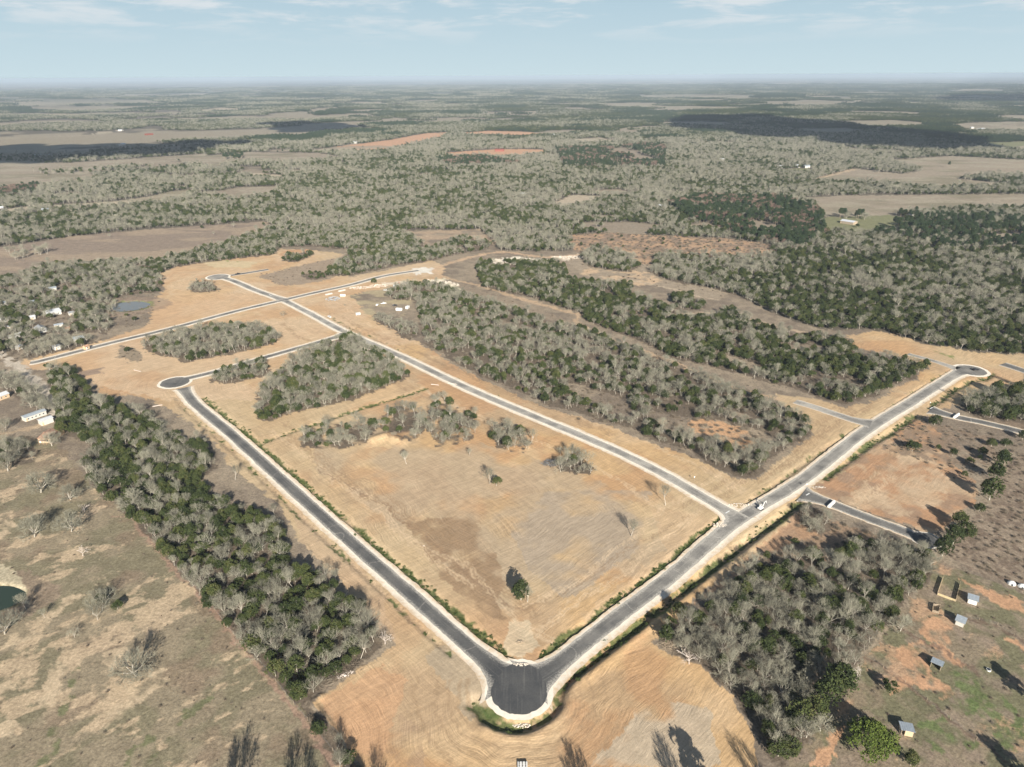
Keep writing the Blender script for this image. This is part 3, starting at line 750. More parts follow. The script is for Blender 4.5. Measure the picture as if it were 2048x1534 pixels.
gm, t, b = mat('earth')
tn, tl = t.nodes.new, t.links.new
va = tn('ShaderNodeVertexColor'); va.layer_name = 'soil'
ab = tn('ShaderNodeAttribute'); ab.attribute_name = 'bare'
ar = tn('ShaderNodeAttribute'); ar.attribute_name = 'rd'
g = tn('ShaderNodeNewGeometry')
def noise(scale, detail=6, vec=None, rough=.6):
    n_ = tn('ShaderNodeTexNoise'); n_.inputs['Scale'].default_value = scale; n_.inputs['Detail'].default_value = detail; n_.inputs['Roughness'].default_value = rough
    tl(vec if vec is not None else g.outputs['Position'], n_.inputs['Vector']); return n_.outputs[0]
def mrange(x, a0, a1, b0, b1):
    n_ = tn('ShaderNodeMapRange'); n_.inputs[1].default_value = a0; n_.inputs[2].default_value = a1; n_.inputs[3].default_value = b0; n_.inputs[4].default_value = b1
    tl(x, n_.inputs[0]); return n_.outputs[0]
def mth(op, x, y):
    n_ = tn('ShaderNodeMath'); n_.operation = op
    for i_, q in enumerate((x, y)):
        if isinstance(q, (int, float)): n_.inputs[i_].default_value = q
        else: tl(q, n_.inputs[i_])
    return n_.outputs[0]
spx = tn('ShaderNodeSeparateXYZ'); tl(g.outputs['Position'], spx.inputs[0])
# contour lines left by the grader
cmb = tn('ShaderNodeCombineXYZ')
wob = mth('MULTIPLY', noise(.014, 3), 26.0)
tl(mth('MULTIPLY', mth('ADD', ar.outputs['Fac'], wob), 1.0), cmb.inputs[0])
tl(mth('MULTIPLY', spx.outputs[0], .05), cmb.inputs[1]); tl(mth('MULTIPLY', spx.outputs[1], .05), cmb.inputs[2])
lines = noise(1.0, 6, cmb.outputs[0], .75)
cmb2 = tn('ShaderNodeCombineXYZ')
tl(mth('MULTIPLY', mth('ADD', mth('MULTIPLY', spx.outputs[0], -.62), mth('ADD', mth('MULTIPLY', spx.outputs[1], .78), mth('MULTIPLY', wob, .45))), .75), cmb2.inputs[0])
tl(mth('MULTIPLY', mth('ADD', mth('MULTIPLY', spx.outputs[0], .78), mth('MULTIPLY', spx.outputs[1], .62)), .09), cmb2.inputs[1])
furrow = noise(1.0, 4, cmb2.outputs[0], .65)
fine_ = noise(1.3, 7, None, .7)
mid_ = noise(.16, 5)
tuft = noise(.75, 5, None, .75)
lv = mth('MULTIPLY', mrange(lines, .32, .68, .84, 1.12), mrange(furrow, .32, .68, .86, 1.12))
gv = mth('MULTIPLY', mrange(tuft, .32, .68, .62, 1.34), mrange(mid_, .3, .7, .85, 1.15))
bl = tn('ShaderNodeMix'); bl.data_type = 'FLOAT'
tl(ab.outputs['Fac'], bl.inputs[0]); tl(gv, bl.inputs[2]); tl(lv, bl.inputs[3])
tot = mth('MULTIPLY', bl.outputs[0], mrange(fine_, .3, .7, .84, 1.15))
vm = tn('ShaderNodeVectorMath'); vm.operation = 'SCALE'
vb = tn('ShaderNodeVertexColor'); vb.layer_name = 'soil2'
asp = tn('ShaderNodeAttribute'); asp.attribute_name = 'sp'
spm = tn('ShaderNodeMix'); spm.data_type = 'RGBA'
tl(mrange(mth('ADD', asp.outputs['Fac'], mth('MULTIPLY', mth('SUBTRACT', noise(.4, 8, None, .75), .5), 1.1)), .55, .78, 0, .8), spm.inputs[0])
tl(va.outputs[0], spm.inputs[6]); tl(vb.outputs[0], spm.inputs[7])
tl(spm.outputs[2], vm.inputs[0]); tl(tot, vm.inputs['Scale'])
tl(vm.outputs[0], b.inputs['Base Color'])
b.inputs['Roughness'].default_value = .95; b.inputs['Specular IOR Level'].default_value = .1
bu = tn('ShaderNodeBump'); bu.inputs['Strength'].default_value = .45; bu.inputs['Distance'].default_value = .5
hh = mth('ADD', mth('MULTIPLY', lines, mrange(ab.outputs['Fac'], 0, 1, .15, 1.0)), mth('ADD', mth('MULTIPLY', furrow, .5), mth('MULTIPLY', tuft, mrange(ab.outputs['Fac'], 0, 1, 1.0, .25))))
tl(hh, bu.inputs['Height']); tl(bu.outputs[0], b.inputs['Normal'])
ground = link('ground', mesh_np('ground', gV, [quads, fan], gm, None, {'soil': soilA, 'bare': bareA, 'rd': rdA, 'soil2': soil2A, 'sp': spA}, True), kind='structure')

def gz_at(x, y):
    return float(terrain(np.array([x]), np.array([y]))[0])

# ------------------------------------------------------------------ roads
am, t, b = mat('asphalt')
tn, tl = t.nodes.new, t.links.new
g = tn('ShaderNodeNewGeometry')
ae = tn('ShaderNodeAttribute'); ae.attribute_name = 'edge'
ad = tn('ShaderNodeAttribute'); ad.attribute_name = 'dust'
au = tn('ShaderNodeAttribute'); au.attribute_name = 'across'
spx = tn('ShaderNodeSeparateXYZ'); tl(g.outputs['Position'], spx.inputs[0])
cmb = tn('ShaderNodeCombineXYZ')
tl(mth('MULTIPLY', au.outputs['Fac'], 1.6), cmb.inputs[0]); tl(mth('MULTIPLY', spx.outputs[0], .035), cmb.inputs[1]); tl(mth('MULTIPLY', spx.outputs[1], .035), cmb.inputs[2])
streak = noise(1.0, 5, cmb.outputs[0], .6)
blot = noise(.09, 6)
fine_ = noise(1.6, 6)
# dust = param + edge dust + streaks
e1 = mrange(mth('ADD', ae.outputs['Fac'], mth('MULTIPLY', mth('SUBTRACT', fine_, .5), 1.0)), .55, 1.05, 0, .85)
dd = mth('ADD', mth('MULTIPLY', ad.outputs['Fac'], mrange(blot, .3, .7, .4, 1.5)), mth('ADD', e1, mth('MULTIPLY', mth('MAXIMUM', mth('SUBTRACT', streak, .52), 0), .9)))
aln = tn('ShaderNodeAttribute'); aln.attribute_name = 'along'
fr = mth('FRACT', mth('ADD', mth('DIVIDE', aln.outputs['Fac'], 34.0), mth('MULTIPLY', noise(.03, 2), 1.2)), 0)
seam = mth('MULTIPLY', mrange(mth('ABSOLUTE', mth('SUBTRACT', fr, .5), 0), .012, .0, 0, .45), mrange(fine_, .4, .6, .2, 1))
dd = mth('ADD', dd, mth('MAXIMUM', seam, 0))
dd = mth('MINIMUM', mth('MAXIMUM', dd, 0.0), 1.0)
mxr = tn('ShaderNodeMix'); mxr.data_type = 'RGBA'
tl(dd, mxr.inputs[0]); mxr.inputs[6].default_value = (.042, .046, .052, 1); mxr.inputs[7].default_value = (.42, .395, .35, 1)
vm = tn('ShaderNodeVectorMath'); vm.operation = 'SCALE'
tl(mxr.outputs[2], vm.inputs[0]); tl(mrange(fine_, .3, .7, .85, 1.15), vm.inputs['Scale'])
tl(vm.outputs[0], b.inputs['Base Color'])
b.inputs['Roughness'].default_value = .9; b.inputs['Specular IOR Level'].default_value = .2
M['asphalt'] = am

sm, t, b = mat('crushed_limestone')
tn, tl = t.nodes.new, t.links.new
g = tn('ShaderNodeNewGeometry')
ae = tn('ShaderNodeAttribute'); ae.attribute_name = 'edge'
f1 = noise(.5, 7, None, .7); f2 = noise(.12, 4)
mxr = tn('ShaderNodeMix'); mxr.data_type = 'RGBA'
tl(mrange(mth('ADD', ae.outputs['Fac'], mth('MULTIPLY', mth('SUBTRACT', f1, .5), 1.6)), .62, 1.05, 0, 1), mxr.inputs[0])
mxr.inputs[6].default_value = (.80, .73, .62, 1); mxr.inputs[7].default_value = (.58, .45, .31, 1)
vm = tn('ShaderNodeVectorMath'); vm.operation = 'SCALE'
tl(mxr.outputs[2], vm.inputs[0]); tl(mth('MULTIPLY', mrange(f1, .3, .7, .88, 1.12), mrange(f2, .3, .7, .9, 1.1)), vm.inputs['Scale'])
tl(vm.outputs[0], b.inputs['Base Color']); b.inputs['Roughness'].default_value = .95; b.inputs['Specular IOR Level'].default_value = .1
M['shoulder'] = sm

def ribbon_arrays(pts, hw, z, jag, flare=(0, 0), seed=0, sides=(0, 0), ts=(-1, -.8, -.4, 0, .4, .8, 1)):
    d = np.gradient(pts, axis=0); d /= np.linalg.norm(d, axis=1)[:, None] + 1e-9
    nrm = np.stack([-d[:, 1], d[:, 0]], 1)
    s = np.concatenate([[0], np.cumsum(np.linalg.norm(np.diff(pts, axis=0), axis=1))])
    fl = np.exp(-s / 5.) * flare[0] + np.exp(-(s[-1] - s) / 5.) * flare[1]
    V = []; E = []; U = []
    for tt in ts:
        w_ = hw + fl + (sides[0] if tt > 0 else sides[1])
        if abs(tt) == 1:
            w_ = w_ + jag * ((.6 * fbm(s / 2.2, s * 0 + 3.3 * tt, 200 + seed, 3) + .4 * fbm(s / 14, s * 0 + 3.3 * tt, 260 + seed, 2)) - .5) * 2
        q = pts + nrm * (tt * w_)[:, None]
        V.append(np.column_stack([q, np.full(len(q), z)])); E.append(np.full(len(q), abs(tt))); U.append(tt * w_)
    n = len(pts); k = len(ts)
    V = np.concatenate(V); E = np.concatenate(E); U = np.concatenate(U)
    i = np.arange(n - 1)
    fs = np.concatenate([np.stack([c * n + i, c * n + i + 1, (c + 1) * n + i + 1, (c + 1) * n + i], 1) for c in range(k - 1)])[:, ::-1]
    return V, fs, E, U

def disc_arrays(c, r, z, jag, seed=0, ecut=.75):
    rings = [0.02, .25, .5, .75, .9, 1.0]; n = 72
    th = np.linspace(0, 2 * np.pi, n, endpoint=False)
    V = []; E = []; U = []
    for q in rings:
        rr_ = r * q + (jag * (fbm(th * 6, th * 0, 300 + seed, 3) - .5) * 2 if q == 1 else 0)
        V.append(np.column_stack([c[0] + rr_ * np.cos(th), c[1] + rr_ * np.sin(th), np.full(n, z)])); E.append(np.full(n, 0 if q < .92 else .72)); U.append((c[0] + rr_ * np.cos(th)) * .35 + np.zeros(n))
    V = np.concatenate(V); E = np.concatenate(E); U = np.concatenate(U)
    i = np.arange(n); j = (i + 1) % n
    fs = np.concatenate([np.stack([a_ * n + i, a_ * n + j, (a_ + 1) * n + j, (a_ + 1) * n + i], 1) for a_ in range(len(rings) - 1)])[:, ::-1]
    return V, fs, E, U

def fixn(V, fs):
    # wind every face upwards
    a_, b_, c_ = V[fs[:, 0]], V[fs[:, 1]], V[fs[:, 2]]
    nz = (b_[:, 0] - a_[:, 0]) * (c_[:, 1] - a_[:, 1]) - (b_[:, 1] - a_[:, 1]) * (c_[:, 0] - a_[:, 0])
    return np.where((nz < 0)[:, None], fs[:, ::-1], fs)

FL = {'middle': (1.5, 4.5), 'cross': (0, 4), 'northwest': (0, 4), 'stub_east': (4, 0), 'stub_southeast': (4, 0), 'stub_court': (5, 0), 'stub_north': (2, 0), 'west_leg': (2, 9), 'east_leg': (9, 2)}
for i, (kk, pts) in enumerate(RP.items()):
    for part in ('shoulder', 'asphalt'):
        z0 = (.02 if part == 'shoulder' else .09) + .005 * i
        hw = RW[kk]
        sid = (SIDES.get(kk, (SHO[kk], SHO[kk]))) if part == 'shoulder' else (0, 0)
        V, fs, E, U = ribbon_arrays(pts, hw, z0, .95 if part == 'shoulder' else .6, FL.get(kk, (0, 0)), i * 7, sid)
        D = np.full(len(V), DUST[kk])
        AL = np.tile(np.concatenate([[0], np.cumsum(np.linalg.norm(np.diff(pts, axis=0), axis=1))]) + 8, 7)
        if kk == 'north':
            D += np.tile(ss(pts[:, 0], -130, 20), 7) * .25 - .18
        if kk == 'east_leg':
            sI = np.linspace(0, 1, len(pts)); D += np.tile(-.32 * (1 - ss(sI, 0, .25)), 7)
        if kk == 'west_leg':
            sI = np.linspace(0, 1, len(pts)); D += np.tile(.14 * (1 - ss(sI, 0, .3)) - .10 * ss(sI, .86, 1), 7)
        if kk == 'east_leg':
            sI = np.linspace(0, 1, len(pts)); D += np.tile(-.08 * (1 - ss(sI, 0, .08)), 7)
        if kk == 'stub_east':
            D += np.tile(np.linspace(-.35, .3, len(pts)), 7)
        for (dk, c, r_, du) in DISCS:
            if dk == kk:
                cc = P(*c)
                v2, f2, e2, u2 = disc_arrays(cc, r_ + (SHO[kk] * .72 if part == 'shoulder' else 0), z0 + .03 + (.004 if part == 'shoulder' else 0), .5, i)
                fs = np.concatenate([fs, f2 + len(V)]); V = np.concatenate([V, v2]); E = np.concatenate([E, e2 * (1 if part == 'shoulder' else .55)]); U = np.concatenate([U, u2]); D = np.concatenate([D, np.full(len(v2), du)]); AL = np.concatenate([AL, np.full(len(v2), 16.)])
        fs = fixn(V, fs)
        nm = 'road' if part == 'asphalt' else 'gravel_shoulder'
        link(nm, mesh_np(nm, V, [fs], M[part], None, {'edge': E, 'dust': D, 'across': U, 'along': AL}), kind='structure')

# water
def water(name, c, rx, ry, z, col):
    wm, t, b = mat(name + '_water')
    b.inputs['Base Color'].default_value = (*col, 1); b.inputs['Roughness'].default_value = .08; b.inputs['Specular IOR Level'].default_value = .5
    n_ = t.nodes.new('ShaderNodeTexNoise'); n_.inputs['Scale'].default_value = 1.5
    g_ = t.nodes.new('ShaderNodeNewGeometry'); t.links.new(g_.outputs['Position'], n_.inputs['Vector'])
    bb = t.nodes.new('ShaderNodeBump'); bb.inputs['Strength'].default_value = .06; t.links.new(n_.outputs[0], bb.inputs['Height']); t.links.new(bb.outputs[0], b.inputs['Normal'])
    n = 60; th = np.linspace(0, 2 * np.pi, n, endpoint=False)
    k_ = 1 + .16 * (fbm(np.cos(th) * 1.5 + 5, np.sin(th) * 1.5, 400, 3) - .5)
    V = np.column_stack([c[0] + rx * k_ * np.cos(th), c[1] + ry * k_ * np.sin(th), np.full(n, z)]); V = np.vstack([V, [[c[0], c[1], z]]])
    f = np.stack([np.arange(n), (np.arange(n) + 1) % n, np.full(n, n)], 1)
    link(name, mesh_np(name, V, [f], wm), kind='structure')
water('pond', _p1, 20.5, 16.5, -.45, (.13, .13, .12))
water('pond', _p2, 14.6, 8.7, -.6, (.03, .045, .028))

# ------------------------------------------------------------------ tree shapes
def tubes_np(segs, n=3):
    """segs: (k,8) p0 p1 r0 r1 -> open tapered prisms"""
    S = np.asarray(segs, float)
    p0, p1, r0, r1 = S[:, :3], S[:, 3:6], S[:, 6], S[:, 7]
    d = p1 - p0; d /= np.linalg.norm(d, axis=1)[:, None] + 1e-9
    ref = np.where(np.abs(d[:, 2:3]) < .9, np.array([[0, 0, 1.]]), np.array([[1., 0, 0]]))
    u = np.cross(d, ref); u /= np.linalg.norm(u, axis=1)[:, None] + 1e-9
    v = np.cross(d, u)
    V = []
    for p, r_ in ((p0, r0), (p1, r1)):
        for k in range(n):
            a_ = 2 * math.pi * k / n
            V.append(p + (u * math.cos(a_) + v * math.sin(a_)) * r_[:, None])
    V = np.stack(V, 1)            # k, 2n, 3
    base = (np.arange(len(S)) * 2 * n)[:, None]
    fs = np.concatenate([base + np.array([[k, (k + 1) % n, n + (k + 1) % n, n + k]]) for k in range(n)])
    return V.reshape(-1, 3), fs

def bare_tree(seed, h=8.0, trunk=.22, spread=1.0, lv=(6, 4, 4, 4), twig=.05, up=.35, rr_=.2, reach=1.0):
    """returns trunk segments and crown (limb + twig) segments of a leafless oak"""
    rg = random.Random(seed)
    T = []; Cn = []
    def rv(d, ang_):
        a_ = Vector((rg.gauss(0, 1), rg.gauss(0, 1), rg.gauss(0, 1))).cross(d).normalized()
        return (Matrix.Rotation(ang_, 3, a_) @ d).normalized()
    lens = [h * trunk, h * .36 * reach, h * .25 * reach, h * .17 * reach, h * .12 * reach]
    def grow(p, d, L_, r_, l, out):
        q = p
        for k in range(2):
            d = (d + Vector((rg.gauss(0, .12), rg.gauss(0, .12), rg.gauss(0, .08) + (.06 if l else 0)))).normalized()
            q2 = q + d * L_ / 2
            ra = r_ * (1 - .22 * k); rb = r_ * (1 - .22 * (k + 1))
            (T if l <= 1 else out).append((*q, *q2, ra, rb))
            if k == 0 and l >= 1 and l < 4:
                grow(q2, rv(d, rg.uniform(.5, 1.0)), lens[l + 1] * rg.uniform(.7, 1), max(ra * .55, twig * .7), l + 1, out)
            q = q2
        if l >= len(lv):
            return
        nn = lv[l]
        for i in range(nn):
            if l == 0:
                az = 2 * math.pi * (i + rg.random() * .7) / nn
                tilt = rg.uniform(.45, 1.15) * spread if i else .15
                dd_ = Vector((math.cos(az) * math.sin(tilt), math.sin(az) * math.sin(tilt), math.cos(tilt)))
            else:
                dd_ = rv(d, rg.uniform(.25, .95))
                dd_ = (dd_ + Vector((0, 0, up * rg.random()))).normalized()
            grow(q, dd_, lens[l + 1] * rg.uniform(.7, 1.15), max(r_ * .52, twig), l + 1, out)
    grow(Vector((0, 0, -.2)), Vector((rg.gauss(0, .06), rg.gauss(0, .06), 1)).normalized(), lens[0], rr_, 0, Cn)
    return T, Cn

def leaf_cloud(seed, blobs, n, size, gap=.35, flat=.6):
    """blobs: (x,y,z,rx,rz); leaf-sprig triangles near the shell of the lobes"""
    rg = np.random.default_rng(seed)
    B = np.array(blobs, float)
    wgt = B[:, 3] ** 2; wgt /= wgt.sum()
    pick = rg.choice(len(B), n, p=wgt)
    b_ = B[pick]
    d = rg.normal(size=(n, 3)); d /= np.linalg.norm(d, axis=1)[:, None]
    d[:, 2] = np.where(d[:, 2] < -.35, -d[:, 2] * .6, d[:, 2])
    rad = rg.uniform(.62, 1.02, n) ** .6
    lump = .66 + .66 * fbm(d[:, 0] * 2.6 + b_[:, 0] + 9, d[:, 1] * 2.2 + d[:, 2] * 2.2 + b_[:, 2], seed, 3)
    p = b_[:, :3] + d * np.stack([b_[:, 3], b_[:, 3], b_[:, 4]], 1) * (rad * lump)[:, None]
    keep = fbm(p[:, 0] * 1.1 + 31, p[:, 1] * 1.1 + p[:, 2] * 1.3, seed + 5, 2) > gap
    p = p[keep]; d = d[keep]; n = len(p)
    # each sprig: 3 leaf-sized triangles around p
    V = []; k3 = 4
    for k in range(k3):
        c = p + rg.normal(scale=size * .55, size=(n, 3))
        o = d * .35 + rg.normal(scale=.6, size=(n, 3)); o /= np.linalg.norm(o, axis=1)[:, None]
        s1 = np.cross(o, rg.normal(size=(n, 3))); s1 /= np.linalg.norm(s1, axis=1)[:, None]
        s2 = np.cross(o, s1)
        sz = (size * rg.uniform(.55, 1.25, n))[:, None]
        V.append(np.stack([c + s1 * sz, c - s1 * sz * .5 + s2 * sz * .8, c - s1 * sz * .5 - s2 * sz * .8], 1))
    V = np.concatenate(V).reshape(-1, 3)
    return V, np.arange(len(V)).reshape(-1, 3)

TREES = {}     # kind -> list of (trunk mesh, crown mesh, height, radius)
def add_kind(kind, tr, cr, h, r_):
    TREES.setdefault(kind, []).append((tr, cr, h, r_))

for s_ in range(7):
    h = [8.8, 8.0, 9.8, 7.8, 9.2, 10.4, 7.0][s_]
    T, Cn = bare_tree(100 + s_, h, trunk=[.26, .34, .28, .36, .24, .4, .24][s_], spread=[1, .85, 1.05, .7, 1.1, .6, 1.1][s_], lv=(7, 4, 4, 3), twig=.017, up=[.35, .5, .3, .6, .2, .7, .25][s_], rr_=.16, reach=.80)
    Vt, ft = tubes_np(T, 5); Vc, fc = tubes_np(Cn, 3)
    add_kind('bare', mesh_np('trunk', Vt, [ft], M['bark']), mesh_np('crown', Vc, [fc], M['twig']), h, 3.6)
for s_ in range(6):   # cedars / junipers
    rg = random.Random(400 + s_)
    h = [6.6, 5.6, 7.4, 5.0, 6.2, 7.8][s_]; w_ = [2.9, 3.1, 2.7, 2.6, 3.4, 2.6][s_]
    bl_ = [(0, 0, h * .5, w_, h * .42), (0, 0, h * .74, w_ * .62, h * .28)]
    for k in range(6):
        a_ = rg.random() * 6.28; q = rg.uniform(.35, .75) * w_
        bl_.append((math.cos(a_) * q, math.sin(a_) * q, h * rg.uniform(.28, .72), w_ * rg.uniform(.35, .55), h * rg.uniform(.16, .26)))
    V, f = leaf_cloud(410 + s_, bl_, 1150, .24, gap=.42)
    Vt, ft = tubes_np([(0, 0, -.2, 0, 0, h * .5, .16, .1), (0, 0, h * .2, w_ * .4, .2, h * .45, .06, .03), (0, 0, h * .25, -w_ * .4, .3, h * .5, .06, .03), (0, 0, h * .5, 0, 0, h * .85, .1, .03)], 5)
    add_kind('green', mesh_np('trunk', Vt, [ft], M['bark']), mesh_np('crown', V, [f], M['cedar']), h, w_)
for s_ in range(3):   # tall pines
    rg = random.Random(500 + s_)
    h = [12.5, 14, 11][s_]; w_ = 3.2
    bl_ = [(0, 0, h * .84, w_ * .6, h * .15)]
    for k in range(11):
        a_ = k * 2.4; z_ = h * (.48 + .045 * k); q = w_ * (1.05 - .06 * k) * rg.uniform(.5, .8)
        bl_.append((math.cos(a_) * q, math.sin(a_) * q, z_, w_ * rg.uniform(.42, .6), h * .075))
    V, f = leaf_cloud(510 + s_, bl_, 1000, .32, gap=.34)
    Vt, ft = tubes_np([(0, 0, -.2, 0, 0, h * .85, .24, .07)] + [(0, 0, b_[2] * .97, b_[0], b_[1], b_[2], .07, .03) for b_ in bl_[1:]], 5)
    add_kind('pine', mesh_np('trunk', Vt, [ft], M['wood']), mesh_np('crown', V, [f], M['pine']), h, w_)
for s_ in range(2):   # pines with dead needles
    T, Cn = bare_tree(130 + s_, 10, trunk=.3, spread=.8, lv=(6, 3, 3, 4), twig=.05, up=.2, rr_=.2)
    Vt, ft = tubes_np(T, 5); Vc, fc = tubes_np(Cn, 3)
    add_kind('rust', mesh_np('trunk', Vt, [ft], M['bark']), mesh_np('crown', Vc, [fc], M['rust']), 10, 4)
# dry brush: stems fanning out of the ground
for s_ in range(3):
    rg = random.Random(600 + s_); segs = []
    for k in range(110):
        a_ = rg.random() * 6.28; t_ = rg.random() ** .7 * 1.25; L_ = rg.uniform(.7, 1.5)
        bx, by = rg.gauss(0, .55), rg.gauss(0, .55)
        ex, ey, ez = bx + math.cos(a_) * math.sin(t_) * L_, by + math.sin(a_) * math.sin(t_) * L_, math.cos(t_) * L_ + .1
        segs.append((bx, by, -.05, ex, ey, ez, .035, .015))
        for j in range(3):
            u_ = rg.uniform(.4, .9)
            segs.append((bx + (ex - bx) * u_, by + (ey - by) * u_, ez * u_, bx + (ex - bx) * u_ + rg.gauss(0, .3), by + (ey - by) * u_ + rg.gauss(0, .3), ez * u_ + rg.uniform(.1, .5), .025, .012))
    V, f = tubes_np(segs, 3)
    add_kind('brush', None, mesh_np('brush', V, [f], M['brush']), 1.4, 1.2)

# ------------------------------------------------------------------ plant the woods
rg = np.random.default_rng(11)
recs = []      # x, y, kind, variant, scale, rot, wood key
KIND = ['bare', 'green', 'pine', 'rust', 'brush', 'weed']
def jgrid(poly_w, sp):
    lo = poly_w.min(0); hi = poly_w.max(0)
    nx = int((hi[0] - lo[0]) / sp) + 1; ny = int((hi[1] - lo[1]) / sp) + 1
    X, Y = np.meshgrid(np.arange(nx), np.arange(ny))
    X = lo[0] + (X.ravel() + rg.uniform(0, 1, X.size)) * sp; Y = lo[1] + (Y.ravel() + rg.uniform(0, 1, Y.size)) * sp
    return X, Y
def on_road(x, y, extra=0):
    bad = np.zeros(len(x), bool)
    for kk, pts in RP.items():
        d, _s = dist_poly(x, y, pts[::4] if len(pts) > 20 else pts, 20)
        bad |= d < RW[kk] + SHO[kk] + .8 + extra
    for _, c, r_, _d in DISCS:
        cc = P(*c); bad |= np.hypot(x - cc[0], y - cc[1]) < r_ + 5
    return bad
for nme, poly, dens, gf, szz, txt in WOODS:
    pw = PP(poly)
    X, Y = jgrid(pw, 4.0)
    k = pip(X, Y, pw)
    for h_ in HOLES:
        k &= ~pip(X, Y, PP(h_))
    k &= ~on_road(X, Y)
    gapn = fbm(X / 16, Y / 16, 701, 3)
    k &= (rg.uniform(0, 1, len(X)) < dens) & ((gapn > .33) | (dens > .9) & (gapn > .2))
    X, Y = X[k], Y[k]
    gn = fbm(X / 16, Y / 16, 711, 3)
    pg = np.clip(gf + (gn - .5) * (1.0 if gf > .1 else .2), .02, .97)
    green = rg.uniform(0, 1, len(X)) < pg
    sc = szz * rg.uniform(.52, 1.12, len(X)) ** 1.0 * np.where(green, 1.0, .98)
    for i in range(len(X)):
        kd = 'green' if green[i] else 'bare'
        recs.append((X[i], Y[i], kd, int(rg.integers(0, len(TREES[kd]))), float(sc[i]), float(rg.uniform(0, 6.28)), nme))
    # understory brush in and around the wood
    X, Y = jgrid(pw, 5.5)
    k = pip(X, Y, pw) & (rg.uniform(0, 1, len(X)) < .75) & ~on_road(X, Y)
    for x_, y_ in zip(X[k], Y[k]):
        recs.append((x_, y_, 'brush', int(rg.integers(0, 3)), float(rg.uniform(.5, 1.3)), float(rg.uniform(0, 6.28)), 'floor'))
# scattered scrub
for poly, sp, pr, s0, s1, pg in (
        (SCR, 3.4, .6, .35, .8, 0), (PAST2, 5, .3, .18, .5, 0), (PAST1, 6, .3, .15, .45, 0),
        ([(500, 552), (600, 530), (690, 512), (700, 545), (640, 563), (570, 573)], 7, .4, .4, .8, 0),
        ([(905, 560), (960, 580), (1050, 608), (1160, 650), (1070, 632), (990, 600), (890, 575)], 6, .4, .3, .7, .0),
        ([(1290, 700), (1400, 735), (1560, 795), (1520, 795), (1400, 748), (1300, 710)], 5, .5, .4, .8, 0),
        ([(1130, 520), (1180, 505), (1300, 530), (1460, 585), (1440, 600), (1300, 570), (1180, 560)], 10, .5, .5, 1.2, .06),
        ([(1130, 472), (1200, 464), (1330, 472), (1460, 477), (1540, 490), (1560, 510), (1480, 515), (1370, 512), (1340, 508), (1310, 530), (1200, 520), (1150, 500)], 7.5, .8, .7, 1.7, .07),
        ([(1760, 900), (1834, 840), (2048, 875), (2048, 930), (1900, 960), (1830, 915)], 4, .5, .4, .9, .02),
        ([(1540, 1090), (1600, 1020), (1690, 1050), (1860, 1100), (1850, 1120), (1650, 1125)], 4, .6, .5, 1.0, .03),
        ([(0, 600), (-200, 700), (0, 745), (60, 730), (200, 690), (225, 600)], 8, .4, .5, 1.1, .04),
        ([(230, 590), (310, 575), (330, 600), (290, 640), (230, 665)], 6, .5, .5, 1.0, .03),
        ([(850, 650), (1600, 880), (1500, 960), (1200, 860), (950, 750)], 9, .35, .5, 1.0, .0),
        ([(240, 690), (290, 705), (280, 725), (235, 715)], 4, .7, .4, .8, .1)):
    pw = PP(poly); X, Y = jgrid(pw, sp)
    vis = np.abs(X) < (np.abs(Y) * .78 + 40)
    k = pip(X, Y, pw) & (rg.uniform(0, 1, len(X)) < pr) & ~on_road(X, Y) & vis & (Y > 120)
    for x_, y_ in zip(X[k], Y[k]):
        if rg.random() < pg:
            recs.append((x_, y_, 'green', int(rg.integers(0, 6)), float(rg.uniform(.4, .8)), float(rg.uniform(0, 6.28)), 'scrub'))
        else:
            recs.append((x_, y_, 'brush', int(rg.integers(0, 3)), float(rg.uniform(s0, s1)), float(rg.uniform(0, 6.28)), 'floor'))

for s_ in range(3):
    V, f = leaf_cloud(640 + s_, [(0, 0, .15, .75, .3), (.6, .2, .1, .45, .25), (-.5, -.3, .12, .5, .28)], 60, .13, gap=.3)
    add_kind('weed', None, mesh_np('weeds', V, [f], M['weed']), .5, .8)
for pts_, wd_, dp_, gr_ in DITCH:
    for q_ in range(int(len(pts_) * 3.2 * gr_ ** 2)):
        c_ = pts_[rg.integers(0, len(pts_))] + rg.normal(0, wd_ * .55, 2)
        if fbm(c_[0:1] / 12, c_[1:2] / 12, 119, 2)[0] > .72 - gr_ * .4:
            recs.append((c_[0], c_[1], 'weed', int(rg.integers(0, 3)), float(rg.uniform(.5, 1.2)), float(rg.uniform(0, 6.28)), 'floor'))

# far woodland: single trees to 2.6 km
NEARw = PP(NEAR)
FW = [(PP(p), k_) for p, k_ in FIELDS]
def open_mask(X, Y, rough=1.0):
    r_ = np.hypot(X, Y)
    wX = X + rough * r_ * .005 * (fbm(X / 60, Y / 60, 801, 3) - .5) * 2; wY = Y + rough * r_ * .009 * (fbm(X / 60, Y / 60, 805, 3) - .5) * 2
    o = pip(wX, wY, NEARw) if rough else pip(X, Y, NEARw)
    for p, k_ in FW:
        o |= pip(wX, wY, p)
    return o
X, Y = [], []
v = 480.
while v < 2600:
    sp = 4.3 + v * .0013
    n = int(2 * .76 * v / sp)
    a_ = np.radians(np.linspace(-39.5, 39.5, n)) + rg.uniform(-.5, .5, n) * sp / v
    q = v + rg.uniform(-.5, .5, n) * sp
    X.append(q * np.sin(a_)); Y.append(q * np.cos(a_)); v += sp
X = np.concatenate(X); Y = np.concatenate(Y)
r_ = np.hypot(X, Y)
wood = fbm(X / 170, Y / 170, 811, 4)
left = ss(-X / (Y + 1), .15, .6) * ss(r_, 1500, 2200)      # the left is more open country
k = ~open_mask(X, Y) & (wood > .28 + left * .17) & (rg.uniform(0, 1, len(X)) < .93 - left * .25)
X, Y, r_ = X[k], Y[k], r_[k]
